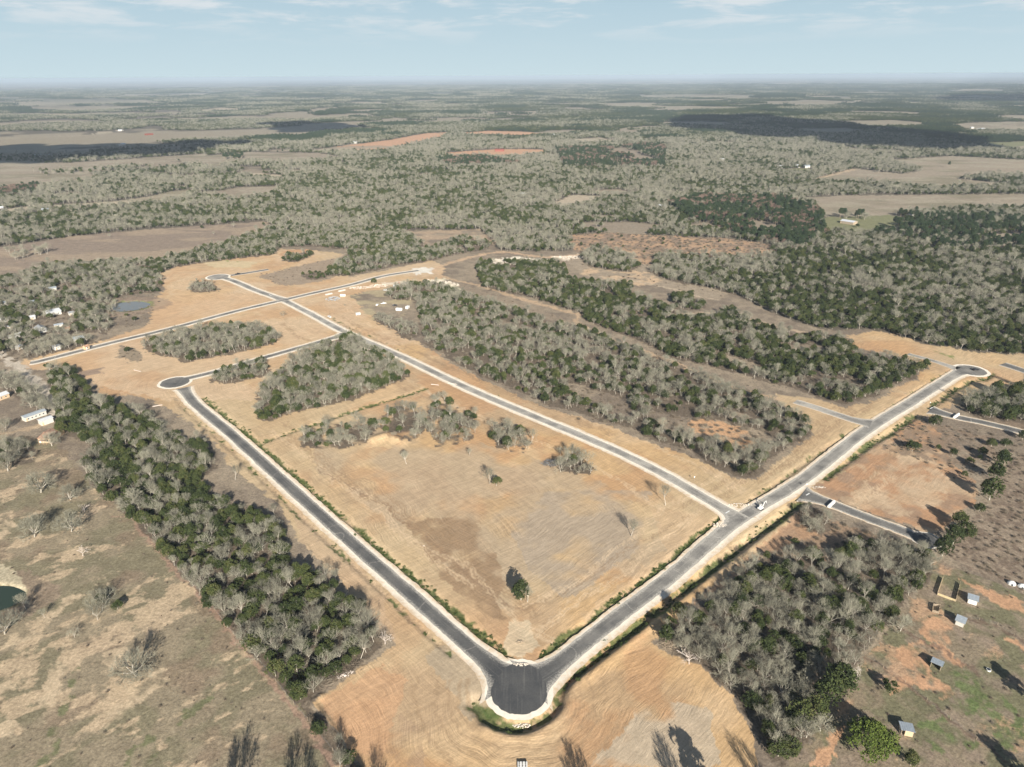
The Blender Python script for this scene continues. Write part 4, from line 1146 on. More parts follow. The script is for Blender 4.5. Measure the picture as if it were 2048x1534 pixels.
u_, v_, _c = to_px(X, Y)
gn = fbm(X / 90, Y / 90, 821, 4)
pgc = np.clip(.50 + (gn - .5) * 1.4 + (fbm(X / 25, Y / 25, 823, 2) - .5) * .8 + ss(u_, 1250, 1550) * .20 * (v_ > 440) - .12 * (v_ < 300), .08, .88)
pineland = pip(X, Y, PP([(1330, 410), (1400, 395), (1560, 400), (1640, 425), (1650, 470), (1600, 500), (1480, 475), (1380, 440)])) | pip(X, Y, PP([(870, 322), (960, 315), (1040, 330), (900, 334)])) | pip(X, Y, PP([(1110, 300), (1330, 290), (1330, 335), (1130, 335)])) | pip(X, Y, PP([(0, 370), (80, 368), (70, 390), (-100, 400), (-100, 372)])) | pip(X, Y, PP([(1740, 430), (2048, 440), (2100, 500), (1900, 500), (1750, 470)]))
kk_ = rg.uniform(0, 1, len(X))
kind = np.where(kk_ < pgc, 1, 0)
kp = rg.uniform(0, 1, len(X))
kind = np.where(pineland & (kp < np.where(u_ > 1690, .35, .62)), 2, np.where(pineland & (u_ < 1690) & (kp < .86) & (fbm(X / 45, Y / 45, 831, 2) > .45), 3, kind))
sc = rg.uniform(.56, 1.05, len(X)) * (1 + r_ / 6500) * np.where(kind == 1, .92, 1)
sc = np.where(kind == 2, rg.uniform(.75, 1.0, len(X)), sc)
for i in range(len(X)):
    kd = KIND[kind[i]]
    recs.append((X[i], Y[i], kd, int(rg.integers(0, len(TREES[kd]))), float(sc[i]), float(rg.uniform(0, 6.28)), 'far'))
# a few trees and hedgerows out in the fields
for poly, n, kd in (([(1760, 334), (1849, 341), (1840, 346), (1750, 345)], 70, 'bare'), ([(1919, 354), (2048, 354), (2120, 360), (1930, 362)], 60, 'bare'),
                    ([(1640, 372), (2048, 376), (2200, 380), (2200, 390), (1640, 388)], 260, 'mix'), ([(60, 345), (300, 330), (330, 333), (100, 352)], 80, 'mix'), ([(440, 318), (490, 313), (480, 322)], 22, 'pine'),
                    ([(0, 497), (60, 510), (60, 520), (20, 522)], 12, 'bare'), ([(60, 508), (100, 500), (95, 512)], 10, 'bare')):
    pw = PP(poly); lo = pw.min(0); hi = pw.max(0); c_ = 0
    while c_ < n:
        x_, y_ = rg.uniform(lo[0], hi[0]), rg.uniform(lo[1], hi[1])
        if pip(np.array([x_]), np.array([y_]), pw)[0]:
            kd_ = kd if kd != 'mix' else ('bare' if rg.random() < .5 else 'green')
            recs.append((x_, y_, kd_, int(rg.integers(0, len(TREES[kd_]))), float(rg.uniform(.9, 1.4)), float(rg.uniform(0, 6.28)), 'far')); c_ += 1
for px_, py_, kd_, s_ in ((405, 458, 'green', .8), (468, 455, 'bare', .9), (428, 470, 'bare', .7), (220, 475, 'bare', .8), (528, 452, 'green', .8), (1450, 415, 'pine', 1),
                          (1610, 418, 'green', 1.2), (1715, 455, 'green', 1)):
    x_, y_ = P(px_, py_); recs.append((x_, y_, kd_, 0, s_, 0, 'far'))

# choose the trees that show largest as individuals
TXT = {w_[0]: w_[5].replace('the wooded strip by the pasture', 'the strip wood') if False else w_[5] for w_ in WOODS}
LAB = {'green': 'dark green cedar tree growing in ', 'bare': 'leafless grey oak tree growing in '}
TX, TY, TKi, TVi, TS, TR_, TKey = [np.array(q) for q in zip(*recs)]
u_, v_, c_ = to_px(TX.astype(float), TY.astype(float))
TS = TS.astype(float)
seen = (u_ > -20) & (u_ < 2068) & (v_ > 400) & (v_ < 1545)
size = TS / np.maximum(c_, 1)
indiv = np.zeros(len(TX), bool)
woodkeys = np.array([k_ in TXT for k_ in TKey])
for kd in ('green', 'bare'):
    cand = np.nonzero(seen & (TKi == kd) & woodkeys)[0]
    cand = cand[np.argsort(-size[cand])][:282]
    indiv[cand] = True

def plant(kd, var, x, y, s, rot, label, cat, group=None, name=None, mats=None, sxy=None):
    tr, crn, h, _w = TREES[kd][var]
    nm = name or {'green': 'cedar_tree', 'bare': 'leafless_oak', 'pine': 'pine_tree', 'rust': 'dead_pine'}[kd]
    e = thing(nm, label, cat, (x, y, gz_at(x, y) - .05), rot, group, (sxy or s, sxy or s, s))
    if tr:
        link('trunk', tr, e)
    link('crown', crn, e)
    return e

PREP = {'the long': 'in', 'the grove': 'in', 'the old': 'along'}
ZONES = {'w1': [(900, 'top part of'), (1010, 'upper half of'), (1110, 'middle of'), (1200, 'lower half of'), (1300, 'bottom part of'), (9999, 'bottom tip of')],
         'ws': [(1160, 'top edge of'), (1230, 'upper part of'), (1300, 'middle part of'), (1380, 'lower part of'), (9999, 'bottom tip of')],
         'w5': [(700, 'top of'), (850, 'body of'), (9999, 'end of')]}
W1E = pl([(110, 800), (180, 890), (230, 1005), (340, 1125), (480, 1285), (600, 1415)])
e_d, _s = dist_poly(TX.astype(float), TY.astype(float), W1E)
qs = {}
for i in np.nonzero(indiv)[0]:
    key = TKey[i]; tx = TXT[key]; kd = TKi[i]
    sz_ = 'small' if TS[i] < .72 * 1 else ('tall' if TS[i] > .93 else 'medium')
    zone = ''
    for lim, zt in ZONES.get(key, []):
        if v_[i] < lim:
            zone = zt + ' '; break
    if key in ('ws', 'w5'):
        lr = (1530, 1660) if key == 'ws' else (1100, 1380)
        zone = zone.replace('part of', 'part of').strip() + ' '
        zone = ('left ' if u_[i] < lr[0] else 'right ' if u_[i] > lr[1] else 'central ') + zone
    if key == 'w1' and e_d[i] < 7:
        zone = 'pasture edge of '
    if key == 'w1' and zone and e_d[i] > 20:
        zone = 'roadside ' + zone
    lab = sz_ + (' green cedar in ' if kd == 'green' else ' bare grey oak in ') + (('the ' + zone) if zone else '') + tx
    plant(kd, int(TVi[i]), float(TX[i]), float(TY[i]), float(TS[i]), float(TR_[i]), lab, 'tree', ('cedars in ' if kd == 'green' else 'leafless oaks in ') + tx)

# everything else of the woods as scattered stuff
lib = bpy.data.collections.new('tree_kinds_hidden')
def joined(kd, var):
    tr, crn, h, _w = TREES[kd][var]
    ms = [q for q in (tr, crn) if q]
    Vs, Fs, mi, off = [], [], [], 0
    by = {}
    mats_ = []
    for q_i, q in enumerate(ms):
        n = len(q.vertices); co = np.empty(n * 3, np.float32); q.vertices.foreach_get('co', co)
        nl = len(q.loops); li = np.empty(nl, np.int32); q.loops.foreach_get('vertex_index', li)
        kf = nl // len(q.polygons)
        Vs.append(co.reshape(-1, 3)); Fs.append(li.reshape(-1, kf) + off); mi += [q_i] * len(q.polygons); off += n
        mats_.append(q.materials[0])
    return np.concatenate(Vs), Fs, mi, mats_
def scatter(name, label_kind, protos, pts, scl, rot, pick, **tags):
    """geometry-nodes instancing of proto meshes on points"""
    c = bpy.data.collections.new(name + '_kinds')
    for i, me in enumerate(protos):
        o = bpy.data.objects.new('%s_%02d' % (name, i), me); c.objects.link(o)
    me = bpy.data.meshes.new(name)
    me.vertices.add(len(pts)); me.vertices.foreach_set('co', np.asarray(pts, np.float32).ravel())
    for nm, dt, key, arr in (('scl', 'FLOAT_VECTOR', 'vector', scl), ('rot', 'FLOAT_VECTOR', 'vector', rot), ('pick', 'INT', 'value', pick)):
        a_ = me.attributes.new(nm, dt, 'POINT'); a_.data.foreach_set(key, np.asarray(arr).ravel())
    o = link(name, me, None, **tags)
    ng = bpy.data.node_groups.new(name, 'GeometryNodeTree')
    ng.interface.new_socket('Geometry', in_out='INPUT', socket_type='NodeSocketGeometry')
    ng.interface.new_socket('Geometry', in_out='OUTPUT', socket_type='NodeSocketGeometry')
    gi = ng.nodes.new('NodeGroupInput'); go = ng.nodes.new('NodeGroupOutput')
    ip = ng.nodes.new('GeometryNodeInstanceOnPoints'); ci = ng.nodes.new('GeometryNodeCollectionInfo')
    ci.inputs['Collection'].default_value = c; ci.inputs['Separate Children'].default_value = True; ci.inputs['Reset Children'].default_value = True
    ip.inputs['Pick Instance'].default_value = True
    def na_(nm, dt):
        q = ng.nodes.new('GeometryNodeInputNamedAttribute'); q.data_type = dt; q.inputs['Name'].default_value = nm
        return [s for s in q.outputs if s.enabled and s.name == 'Attribute'][0]
    ln = ng.links.new
    ln(gi.outputs[0], ip.inputs['Points']); ln(ci.outputs[0], ip.inputs['Instance'])
    ln(na_('pick', 'INT'), ip.inputs['Instance Index'])
    ln(na_('scl', 'FLOAT_VECTOR'), ip.inputs['Scale'])
    er = ng.nodes.new('FunctionNodeEulerToRotation'); ln(na_('rot', 'FLOAT_VECTOR'), er.inputs[0]); ln(er.outputs[0], ip.inputs['Rotation'])
    ln(ip.outputs[0], go.inputs[0])
    md = o.modifiers.new('scatter', 'NODES'); md.node_group = ng
    return o

STUFF = {'green': ('evergreen_woodland', 'mass of dark green evergreen trees'), 'bare': ('leafless_woodland', 'mass of leafless pale grey trees'), 'pine': ('pine_woodland', 'tall dark pine wood'), 'rust': ('dead_pine_woodland', 'brown dead pines'), 'brush': ('dry_brush', 'low dry brush'), 'weed': ('ditch_weeds', 'weeds')}
SLAB = {'green': 'mass of dark green evergreens filling the far woods', 'bare': 'mass of leafless pale grey trees filling the far woods', 'pine': 'tall dark pines beyond the dirt tracks', 'rust': 'brown dead pines among the tall dark pines', 'brush': 'low dry brush on the floor of the woods and the scrub', 'weed': 'bright green weeds growing along the roadside ditches'}
for kd in KIND:
    k = np.nonzero((TKi == kd) & ~indiv)[0]
    protos = []
    for vi in range(len(TREES[kd])):
        V, Fs, mi, mm = joined(kd, vi)
        protos.append(mesh_np(STUFF[kd][0], V, Fs, mm, mi))
    x_ = TX[k].astype(float); y_ = TY[k].astype(float)
    z_ = terrain(x_, y_) - .05
    s = TS[k]
    sv = np.stack([s * rg.uniform(.88, 1.15, len(k)), s * rg.uniform(.88, 1.15, len(k)), s * rg.uniform(.85, 1.15, len(k))], 1).astype(np.float32)
    rv_ = np.stack([np.zeros(len(k)), np.zeros(len(k)), TR_[k].astype(float)], 1).astype(np.float32)
    scatter(STUFF[kd][0], kd, protos, np.stack([x_, y_, z_], 1), sv, rv_, TVi[k].astype(np.int32), kind='stuff', label=SLAB[kd], category={'brush': 'brush', 'weed': 'weeds'}.get(kd, 'woodland'))

# woods beyond 2.6 km: clumps of a dozen trees
protos = []
crg = random.Random(5)
for ci_ in range(6):
    Vs, Fs, mi, off = [], [], [], 0
    gsh = [.2, .4, .6, .75, .9, .6][ci_]
    for k in range(11):
        kd = 'green' if crg.random() < gsh else 'bare'
        if ci_ == 5: kd = 'pine' if crg.random() < .7 else 'green'
        V, F_, m_i, mm = joined(kd, crg.randrange(len(TREES[kd])))
        if kd != 'bare':
            F_ = [F_[0], F_[1][::2]]; 
        else:
            F_ = [F_[0], F_[1][::2]]
        s = crg.uniform(.85, 1.35) * (1.0 if kd != 'pine' else .8)
        a_ = crg.random() * 6.28; ca, sa = math.cos(a_), math.sin(a_)
        V = V @ np.array([[ca, sa, 0], [-sa, ca, 0], [0, 0, 1]]) * s
        V = V + np.array([crg.uniform(-13, 13), crg.uniform(-13, 13), 0])
        idx = {'bare': 0, 'green': 1, 'pine': 2}[kd]
        Vs.append(V); 
        for f in F_:
            Fs.append((f + off, idx))
        off += len(V)
    tri = [(f, i_) for f, i_ in Fs]
    # the twig colour stands for trunks too: at this range they merge
    protos.append(mesh_np('distant_woodland', np.concatenate(Vs), [f for f, _ in tri], [M['twig'], M['cedar'], M['pine']], np.concatenate([np.full(len(f), i_) for f, i_ in tri])))
X, Y = [], []
v = 2600.
while v < 17000:
    sp = 19 + (v - 2600) * .0022
    n = int(2 * .74 * v / sp)
    a_ = np.radians(np.linspace(-38.5, 38.5, n)) + rg.uniform(-.5, .5, n) * sp / v
    q = v + rg.uniform(-.5, .5, n) * sp
    X.append(q * np.sin(a_)); Y.append(q * np.cos(a_)); v += sp * 1.05
X = np.concatenate(X); Y = np.concatenate(Y); r_ = np.hypot(X, Y)
wood = fbm(X / 420, Y / 420, 841, 4)
left = ss(-X / (Y + 1), .1, .5)
k = ~open_mask(X, Y, .4) & (wood > .41 + left * .08 + ss(r_, 6000, 12000) * .06)
X, Y, r_ = X[k], Y[k], r_[k]
gn = fbm(X / 300, Y / 300, 851, 4)
gi_ = np.clip((gn - .5) * 7 + 3.6 - ss(-X / (Y + 1), .15, .5) * 1.5 * (r_ < 6500) + rg.uniform(-1, 1, len(X)) + ss(X / (Y + 1), -.1, .3) * .8 * ss(r_, 3000, 5000), 0, 4).astype(int)
gi_ = np.where((fbm(X / 260, Y / 260, 861, 3) > .62), 5, gi_)
s = rg.uniform(.8, 1.25, len(X)) * (1 + (r_ - 2600) / 9000)
z_ = terrain(X, Y)
scatter('distant_woodland', 'far', protos, np.stack([X, Y, z_], 1), np.stack([s, s, s * .85], 1).astype(np.float32), np.stack([X * 0, X * 0, rg.uniform(0, 6.28, len(X))], 1).astype(np.float32), gi_.astype(np.int32), kind='stuff', label='unbroken woodland fading towards the horizon', category='woodland')
print('TREES', len(recs), 'indiv', indiv.sum(), 'far clumps', len(X), 'ground', len(gV))
#PART3
# ------------------------------------------------------------------ single trees that stand apart
for s_ in range(4):
    T, Cn = bare_tree(150 + s_, 9.6, trunk=.2, spread=1.12, lv=(8, 5, 4, 5), twig=.030, up=.22, rr_=.30)
    Vt, ft = tubes_np(T, 6); Vc, fc = tubes_np(Cn, 3)
    add_kind('oldoak', mesh_np('trunk', Vt, [ft], M['bark']), mesh_np('crown', Vc, [fc], M['twig']), 9.6, 6.5)
T, Cn = bare_tree(171, 7, trunk=.3, spread=.9, lv=(5, 2, 2), twig=.05, up=.2, rr_=.2)
Vt, ft = tubes_np(T, 6); Vc, fc = tubes_np(Cn, 3)
add_kind('snag', mesh_np('trunk', Vt, [ft], M['bone']), mesh_np('crown', Vc, [fc], M['bone']), 7, 4)
rgo = random.Random(77); bl_ = []
for k in range(34):
    a_ = k * 2.399; q = 7.0 * math.sqrt((k + .5) / 34); z_ = 8.2 * math.sqrt(max(.12, 1 - (q / 8.4) ** 2)) + rgo.uniform(-.6, .6)
    bl_.append((math.cos(a_) * q, math.sin(a_) * q, z_, rgo.uniform(1.5, 2.4), rgo.uniform(1.1, 1.7)))
V, f = leaf_cloud(780, bl_, 4200, .26, gap=.36)
Vt, ft = tubes_np([(0, 0, -.2, 0, 0, 2.4, .5, .4)] + [(0, 0, 2.2, b_[0] * .5, b_[1] * .5, 4 + .2 * b_[2], .26, .12) for b_ in bl_[::3]] + [(b_[0] * .5, b_[1] * .5, 4 + .2 * b_[2], b_[0], b_[1], b_[2], .12, .04) for b_ in bl_[::3]], 6)
add_kind('liveoak', mesh_np('trunk', Vt, [ft], M['bark']), mesh_np('crown', V, [f], M['oakleaf']), 10, 9)

LONE = [
 ('oldoak', 0, 16, 942, 1.2, 'broad leafless oak at the left edge of the pasture'),
 ('oldoak', 1, 82, 985, 1.25, 'broad leafless oak with forked trunk below the low tan wall'),
 ('oldoak', 2, 142, 999, .95, 'smaller leafless oak second from the left-hand wood'),
 ('oldoak', 3, 69, 1074, 1.2, 'broad leafless oak beside the pale sand patch in the pasture'),
 ('oldoak', 1, 143, 1063, 1.15, 'broad leafless oak just below the dead leaning trunk in the pasture'),
 ('oldoak', 2, 273, 1353, 1.2, 'solitary leafless oak in the middle of the sandy pasture'),
 ('oldoak', 3, 10, 1268, 1.1, 'leafless oak cut by the left edge below the dark pond'),
 ('oldoak', 0, 212, 978, 1.2, 'broad pale oak at the pasture corner of the wooded strip'),
 ('oldoak', 2, 268, 1018, 1.2, 'broad pale oak overhanging the pasture path'),
 ('oldoak', 1, 104, 892, .95, 'broad oak overhanging the rusty-roofed old house'),
 ('oldoak', 3, 62, 815, .85, 'bare oak between the long white-roofed house and the lane'),
 ('oldoak', 0, 34, 762, .85, 'bare oak beside the lane at the top of the left-edge yards'),
 ('oldoak', 2, 40, 905, .9, 'bare oak below the sandy drive of the mobile home'),
 ('oldoak', 0, 12, 860, .8, 'bare oak left of the mobile home'),
 ('green', 2, 126, 868, 1.2, 'cedar behind the rusty-roofed old house'),
 ('oldoak', 3, 75, 790, .8, 'bare oak hanging over the bend of the lane'),
 ('bare', 1, 186, 1228, 1.0, 'taller dark leafless tree at the heart of the pasture thicket'),
 ('bare', 0, 196, 1240, .9, 'leafless tree at the lower side of the pasture thicket'),
 ('bare', 4, 214, 1206, .95, 'leafless tree at the top of the pasture thicket'),
 ('green', 0, 205, 1205, .7, 'low evergreen inside the pasture thicket'),
 ('bare', 6, 150, 1275, .7, 'low bare bush in the gully below the pasture thicket'),
 ('bare', 3, 52, 1218, 1.0, 'leafless tree on the bank right of the dark pond'),
 ('snag', 0, 170, 1025, .8, 'dead leaning white trunk among the pasture oaks'),
 ('snag', 0, 166, 1112, .8, 'small dead white tree standing alone in the upper pasture'),
 ('snag', 0, 1712, 1362, .95, 'dead bone-white tree beside the tall pines and right-hand paddock'),
 ('snag', 0, 1378, 1328, .9, 'dead white tree leaning out over the graded sand'),
 ('bare', 4, 205, 1222, .9, 'dark leafless tree in the thicket hollow of the pasture'),
 ('bare', 6, 190, 1200, .8, 'low leafless tree behind the pasture cedar'),
 ('green', 3, 236, 1219, .8, 'small round cedar beside the thicket hollow in the pasture'),
 ('bare', 3, 90, 1235, .6, 'thin leafless sapling beside the dark pond'),
 ('green', 5, 1042, 1200, 1.3, 'cedar with long shadow in the lower corner of the cleared lot'),
 ('bare', 3, 1055, 1204, .95, 'leafless tree growing beside the lower lot cedar'),
 ('green', 0, 993, 972, .85, 'small cedar alone in the upper part of the cleared lot'),
 ('bare', 5, 980, 968, 1.0, 'thin leafless tree behind the small lot cedar'),
 ('bare', 3, 1262, 1072, 1.15, 'thin leafless tree alone in the grey stubble of the lot'),
 ('bare', 5, 1331, 1011, 1.05, 'thin leafless tree near the middle road in the lot'),
 ('bare', 3, 813, 928, 1.1, 'thin leafless tree left of centre in the cleared lot'),
 ('bare', 5, 938, 912, .5, 'tiny bare sapling below the loose clumps'),
 ('green', 1, 748, 566, 1.0, 'single round cedar beside the north road'),
 ('bare', 6, 690, 612, .4, 'small bare bush near the crossroads'),
 ('bare', 2, 566, 634, .7, 'pale bare tree south of the crossroads'),
 ('bare', 3, 284, 830, .9, 'bare tree beside the west turning circle'),
 ('bare', 5, 470, 960, .8, 'bare tree leaning toward the left asphalt road'),
 ('bare', 3, 674, 1165, .9, 'bare tree between the wooded strip and the asphalt road'),
 ('bare', 5, 550, 1030, .7, 'bare tree at the upper road side of the wooded strip'),
 ('snag', 0, 770, 1288, .8, 'white-stemmed bare tree at the southern corner of the strip'),
 ('liveoak', 0, 1737, 1500, 1.0, 'large spreading live oak at the lower right'),
 ('green', 2, 1676, 1390, 1.9, 'big bright evergreen beside the dead white tree'),
 ('green', 5, 1650, 1412, 1.6, 'evergreen just left of the biggest paddock evergreen'),
 ('green', 4, 1598, 1445, 1.45, 'bright evergreen at the bottom of the right wood, left of a pair'),
 ('green', 0, 1622, 1432, 1.35, 'bright evergreen at the bottom of the right wood, right of a pair'),
 ('green', 1, 1556, 1512, 1.2, 'evergreen at the foot of the right wood by the sand'),
 ('green', 0, 1580, 1508, 1.1, 'evergreen behind the lowest one at the sand edge'),
 ('oldoak', 1, 1640, 1462, .7, 'pinkish bare tree below the pair of bright evergreens'),
 ('oldoak', 3, 1612, 1475, .65, 'bare tree on red soil at the bottom right'),
 ('green', 3, 1779, 1382, .95, 'low cedar casting a long shadow across the paddock'),
 ('green', 5, 1820, 1530, .8, 'scrubby evergreen below the plywood-fronted shelter'),
 ('green', 2, 2001, 935, 1.5, 'uppermost evergreen of the row at the right edge'),
 ('green', 5, 1988, 962, 1.5, 'second evergreen from the top of the right-edge row'),
 ('green', 5, 1978, 1000, 1.75, 'tallest evergreen of the row at the right edge'),
 ('green', 2, 1915, 1055, 1.25, 'evergreen casting its shadow on the red lot'),
 ('green', 4, 1930, 1072, 1.25, 'wide evergreen above the end of the court road'),
 ('green', 0, 1905, 1090, 1.5, 'evergreen beside the end of the court road'),
 ('green', 5, 1884, 1112, 1.4, 'evergreen right below the court road end'),
 ('green', 1, 1958, 1022, .8, 'small evergreen between the tall row and the court road'),
 ('green', 3, 1824, 902, 1.25, 'left one of two cedars on the brown lot'),
 ('green', 1, 1833, 898, .8, 'right one of two cedars on the brown lot'),
 ('green', 4, 1869, 850, 1.15, 'cedar beside the barricaded road'),
 ('green', 0, 1962, 912, .9, 'cedar in the brown scrub left of the rounded pair'),
 ('green', 1, 1982, 893, .9, 'rounded cedar, left of the pair in the brown scrub'),
 ('green', 4, 2010, 893, .9, 'rounded cedar, right of the pair in the brown scrub'),
 ('green', 2, 1905, 912, .7, 'low cedar at the top of the sandy lot'),
 ('green', 3, 1938, 928, .8, 'low cedar to the right of the sandy lot'),
 ('green', 0, 2044, 880, .95, 'cedar at the right edge below the barricaded road'),
 ('pine', 1, 1897, 335, 1.0, 'single dark tree alone in the far right pasture'),
 ('pine', 0, 1688, 436, 1.1, 'dark spreading pine left of the far ranch house'),
 ('pine', 2, 1712, 438, 1.15, 'dark spreading pine behind the far ranch house'),
 ('pine', 1, 1795, 460, 1.3, 'large dark pine right of the far ranch house'),
 ('pine', 0, 1812, 452, 1.2, 'second large pine right of the far ranch house'),
 ('pine', 2, 2100, 1432, 1.0, 'pine beyond the right edge shading the paddock'),
 ('pine', 0, 2130, 1640, 1.1, 'pine beyond the lower right corner'),
 ('oldoak', 2, 1800, 1262, .8, 'broad pale oak at the paddock edge of the right wood'),
 ('oldoak', 0, 1846, 1150, .8, 'white oak above the lumber pen'),
 ('oldoak', 3, 1790, 1178, .7, 'pale oak at the top right of the wood'),
 ('oldoak', 3, 1620, 1060, .65, 'round pale oak beside the court road junction'),
 ('oldoak', 0, 1705, 1100, .65, 'round pale oak halfway along the court road'),
 ('oldoak', 1, 1530, 1205, .8, 'large pale oak at the upper left of the right wood'),
]
for (a_, b_, n_, lab_) in ((1686, 436, 4, 'dark pine in the clump left of the far ranch house'), (1722, 438, 4, 'dark pine in the clump behind the far ranch house'), (1800, 456, 7, 'dark pine in the big clump right of the far ranch house')):
    for q_ in range(n_):
        LONE.append(('pine' if q_ % 3 else 'oldoak', q_ % 3, a_ + 8 * math.cos(q_ * 2.4) * (1 + q_ * .12), b_ + 2.6 * math.sin(q_ * 2.4) - 1, 1.15 if q_ % 3 else 1.0, (lab_ if q_ % 3 else lab_.replace('dark pine', 'grey bare oak')).replace(' in the', ' standing in the')))
NM = {'oldoak': 'oak_tree', 'snag': 'dead_tree', 'bare': 'leafless_oak', 'green': 'cedar_tree', 'pine': 'pine_tree', 'liveoak': 'live_oak_tree'}
for j_, (kd, vi, px_, py_, s_, lab) in enumerate(LONE):
    x_, y_ = P(px_, py_)
    plant(kd, vi, x_, y_, s_, j_ * 1.7, lab, 'tree', ('trees around the far ranch house' if 'standing in the' in lab and 'ranch' in lab else None), name=NM[kd])

SHADE = [('oldoak', 0, 492, 1458, 1.75, 'tall leafless oak below the frame, its shadow on the pasture', 1.0),
 ('oldoak', 1, 600, 1462, 1.75, 'tall leafless oak below the frame, its shadow beside the fence path', 1.0),
 ('oldoak', 2, 752, 1488, 1.55, 'leafless tree below the frame, its shadow on the left sand', .8),
 ('oldoak', 0, 1135, 1480, 1.5, 'leafless tree below the frame, its shadow left of the pine shadows', .8),
 ('oldoak', 3, 1308, 1466, 1.7, 'leafless oak below the frame, left one shading the grey sand', .75),
 ('pine', 2, 1352, 1456, 1.45, 'pine below the frame, right one shading the grey sand', 1.2),
 ('oldoak', 1, 1455, 1458, 1.5, 'leafless tree below the frame shading the right corner of the sand', .6)]
for j_, (kd, vi, px_, py_, s_, lab, sx_) in enumerate(SHADE):
    tx_, ty_ = P(px_, py_); Ls = TREES[kd][vi][2] * s_ / math.tan(SUN_EL) * 1.0
    plant(kd, vi, tx_ - math.sin(SUN_AZ_TRAVEL) * Ls, ty_ - math.cos(SUN_AZ_TRAVEL) * Ls, s_, j_ * 1.3, lab, 'tree', name=NM[kd], sxy=sx_)
# ------------------------------------------------------------------ buildings
def frame(p0, p1):
    a = Vector((*P(*p0), 0)); b_ = Vector((*P(*p1), 0)); d = b_ - a
    return a, math.atan2(d.y, d.x), d.length

def house(name, p0, p1, depth, h, rise, wallm, roofm, label, cat='house', ridge='x', wins=2, door=True, porch=False, wmin=0):
    """p0-p1: foot of the wall that faces the camera"""
    a, rz, w_ = frame(p0, p1); w_ = max(w_, wmin)
    e = thing(name, label, cat, (a.x, a.y, gz_at(a.x, a.y)), rz)
    ov = .35
    wl = MB()
    if ridge == 'x':
        wl.v = []
        prof = [(0, 0), (depth, 0), (depth, h), (depth / 2, h + rise), (0, h)]
        vs = [(0, y, z) for y, z in prof] + [(w_, y, z) for y, z in prof]
        n = 5
        wl.add(vs, [tuple(range(n))[::-1], tuple(range(n, 2 * n))] + [(i, (i + 1) % n, (i + 1) % n + n, i + n) for i in range(n)])
        rf = MB(); th = .12
        for sgn in (0, 1):
            y0, y1 = (-ov, depth / 2) if not sgn else (depth + ov, depth / 2)
            z0 = h - rise * ov / (depth / 2) + .03
            vs = [(-ov, y0, z0), (w_ + ov, y0, z0), (w_ + ov, y1, h + rise + .03), (-ov, y1, h + rise + .03)]
            vs += [(x, y, z + th) for x, y, z in vs]
            rf.add(vs, [(0, 1, 2, 3), (7, 6, 5, 4), (0, 4, 5, 1), (1, 5, 6, 2), (2, 6, 7, 3), (3, 7, 4, 0)])
    else:
        prof = [(0, 0), (w_, 0), (w_, h), (w_ / 2, h + rise), (0, h)]
        wl.prism(prof, 0, depth)
        rf = MB(); th = .12
        for sgn in (0, 1):
            x0, x1 = (-ov, w_ / 2) if not sgn else (w_ + ov, w_ / 2)
            z0 = h - rise * ov / (w_ / 2) + .03
            vs = [(x0, -ov, z0), (x0, depth + ov, z0), (x1, depth + ov, h + rise + .03), (x1, -ov, h + rise + .03)]
            vs += [(x, y, z + th) for x, y, z in vs]
            rf.add(vs, [(0, 1, 2, 3), (7, 6, 5, 4), (0, 4, 5, 1), (1, 5, 6, 2), (2, 6, 7, 3), (3, 7, 4, 0)])
    wl.build('wall', wallm, e); rf.build('roof', roofm, e)
    if wins:
        for i in range(wins):
            cx = w_ * (i + .5 + (.3 if door else 0)) / (wins + (.6 if door else 0))
            q = MB(); q.box(cx - .5, cx + .5, -.04, .02, 1.0, min(2.0, h - .3)); wf = q.build('window', M['white'], e)
            q = MB(); q.box(cx - .42, cx + .42, -.07, -.045, 1.08, min(1.92, h - .38)); q.build('pane', M['glass'], wf)
    if door:
        q = MB(); q.box(.5, 1.4, -.05, .02, 0, 2.0); q.build('door', M['plywood'] if wallm is not M['plywood'] else M['white'], e)
    if porch:
        q = MB(); q.box(w_ * .2, w_ * .8, -2.4, -.36, h - .35, h - .25)
        for x in (w_ * .22, w_ * .5, w_ * .78): q.box(x - .07, x + .07, -2.3, -2.16, 0, h - .35)
        q.build('porch', roofm, e)
    return e

house('house', (96, 634), (124, 628), 11, 3.2, 1.6, M['offwhite'], M['whiteroof'], 'white metal-roofed house at the top of the left-edge hamlet', wins=3)
house('house', (76, 667), (95, 663), 10, 3.0, 1.8, M['white'], M['greyroof'], 'white house with grey gabled roof in the hamlet', wins=2, ridge='y')
house('mobile_home', (-8, 647), (18, 643), 6, 3, .9, M['offwhite'], M['whiteroof'], 'white mobile home at the left edge beyond the lane', 'mobile home', wins=3)
house('shed', (24, 679), (45, 672), 4, 2.5, .8, M['white'], M['whiteroof'], 'long low white shed behind the hamlet trees', 'shed', wins=0)
house('shed', (110, 656), (127, 653), 4, 2.3, .6, M['offwhite'], M['metalroof'], 'low blue-grey shed right of the gabled house', 'shed', wins=1)
house('shed', (111, 701), (122, 698), 5, 3.0, .8, M['white'], M['greyroof'], 'small white shed beside the tan bank of the north road', 'shed', wins=0)
house('shed', (150, 686), (170, 682), 8, 3.0, .5, M['white'], M['metalroof'], 'grey-roofed shed glimpsed through bare trees by the road', 'shed', wins=1)
house('shed', (100, 583), (114, 581), 6, 3, .8, M['offwhite'], M['metalroof'], 'small grey-roofed building at the back of the hamlet', 'shed', wins=1)
house('house', (-12, 806), (20, 794), 6, 2.8, 1.2, M['plywood'], M['whiteroof'], 'long house with bright white roof at the left edge', wins=3)
house('mobile_home', (52, 844), (94, 829), 4.6, 2.9, .5, M['offwhite'], M['metalroof'], 'long grey mobile home beside the sandy drive', 'mobile home', wins=5)
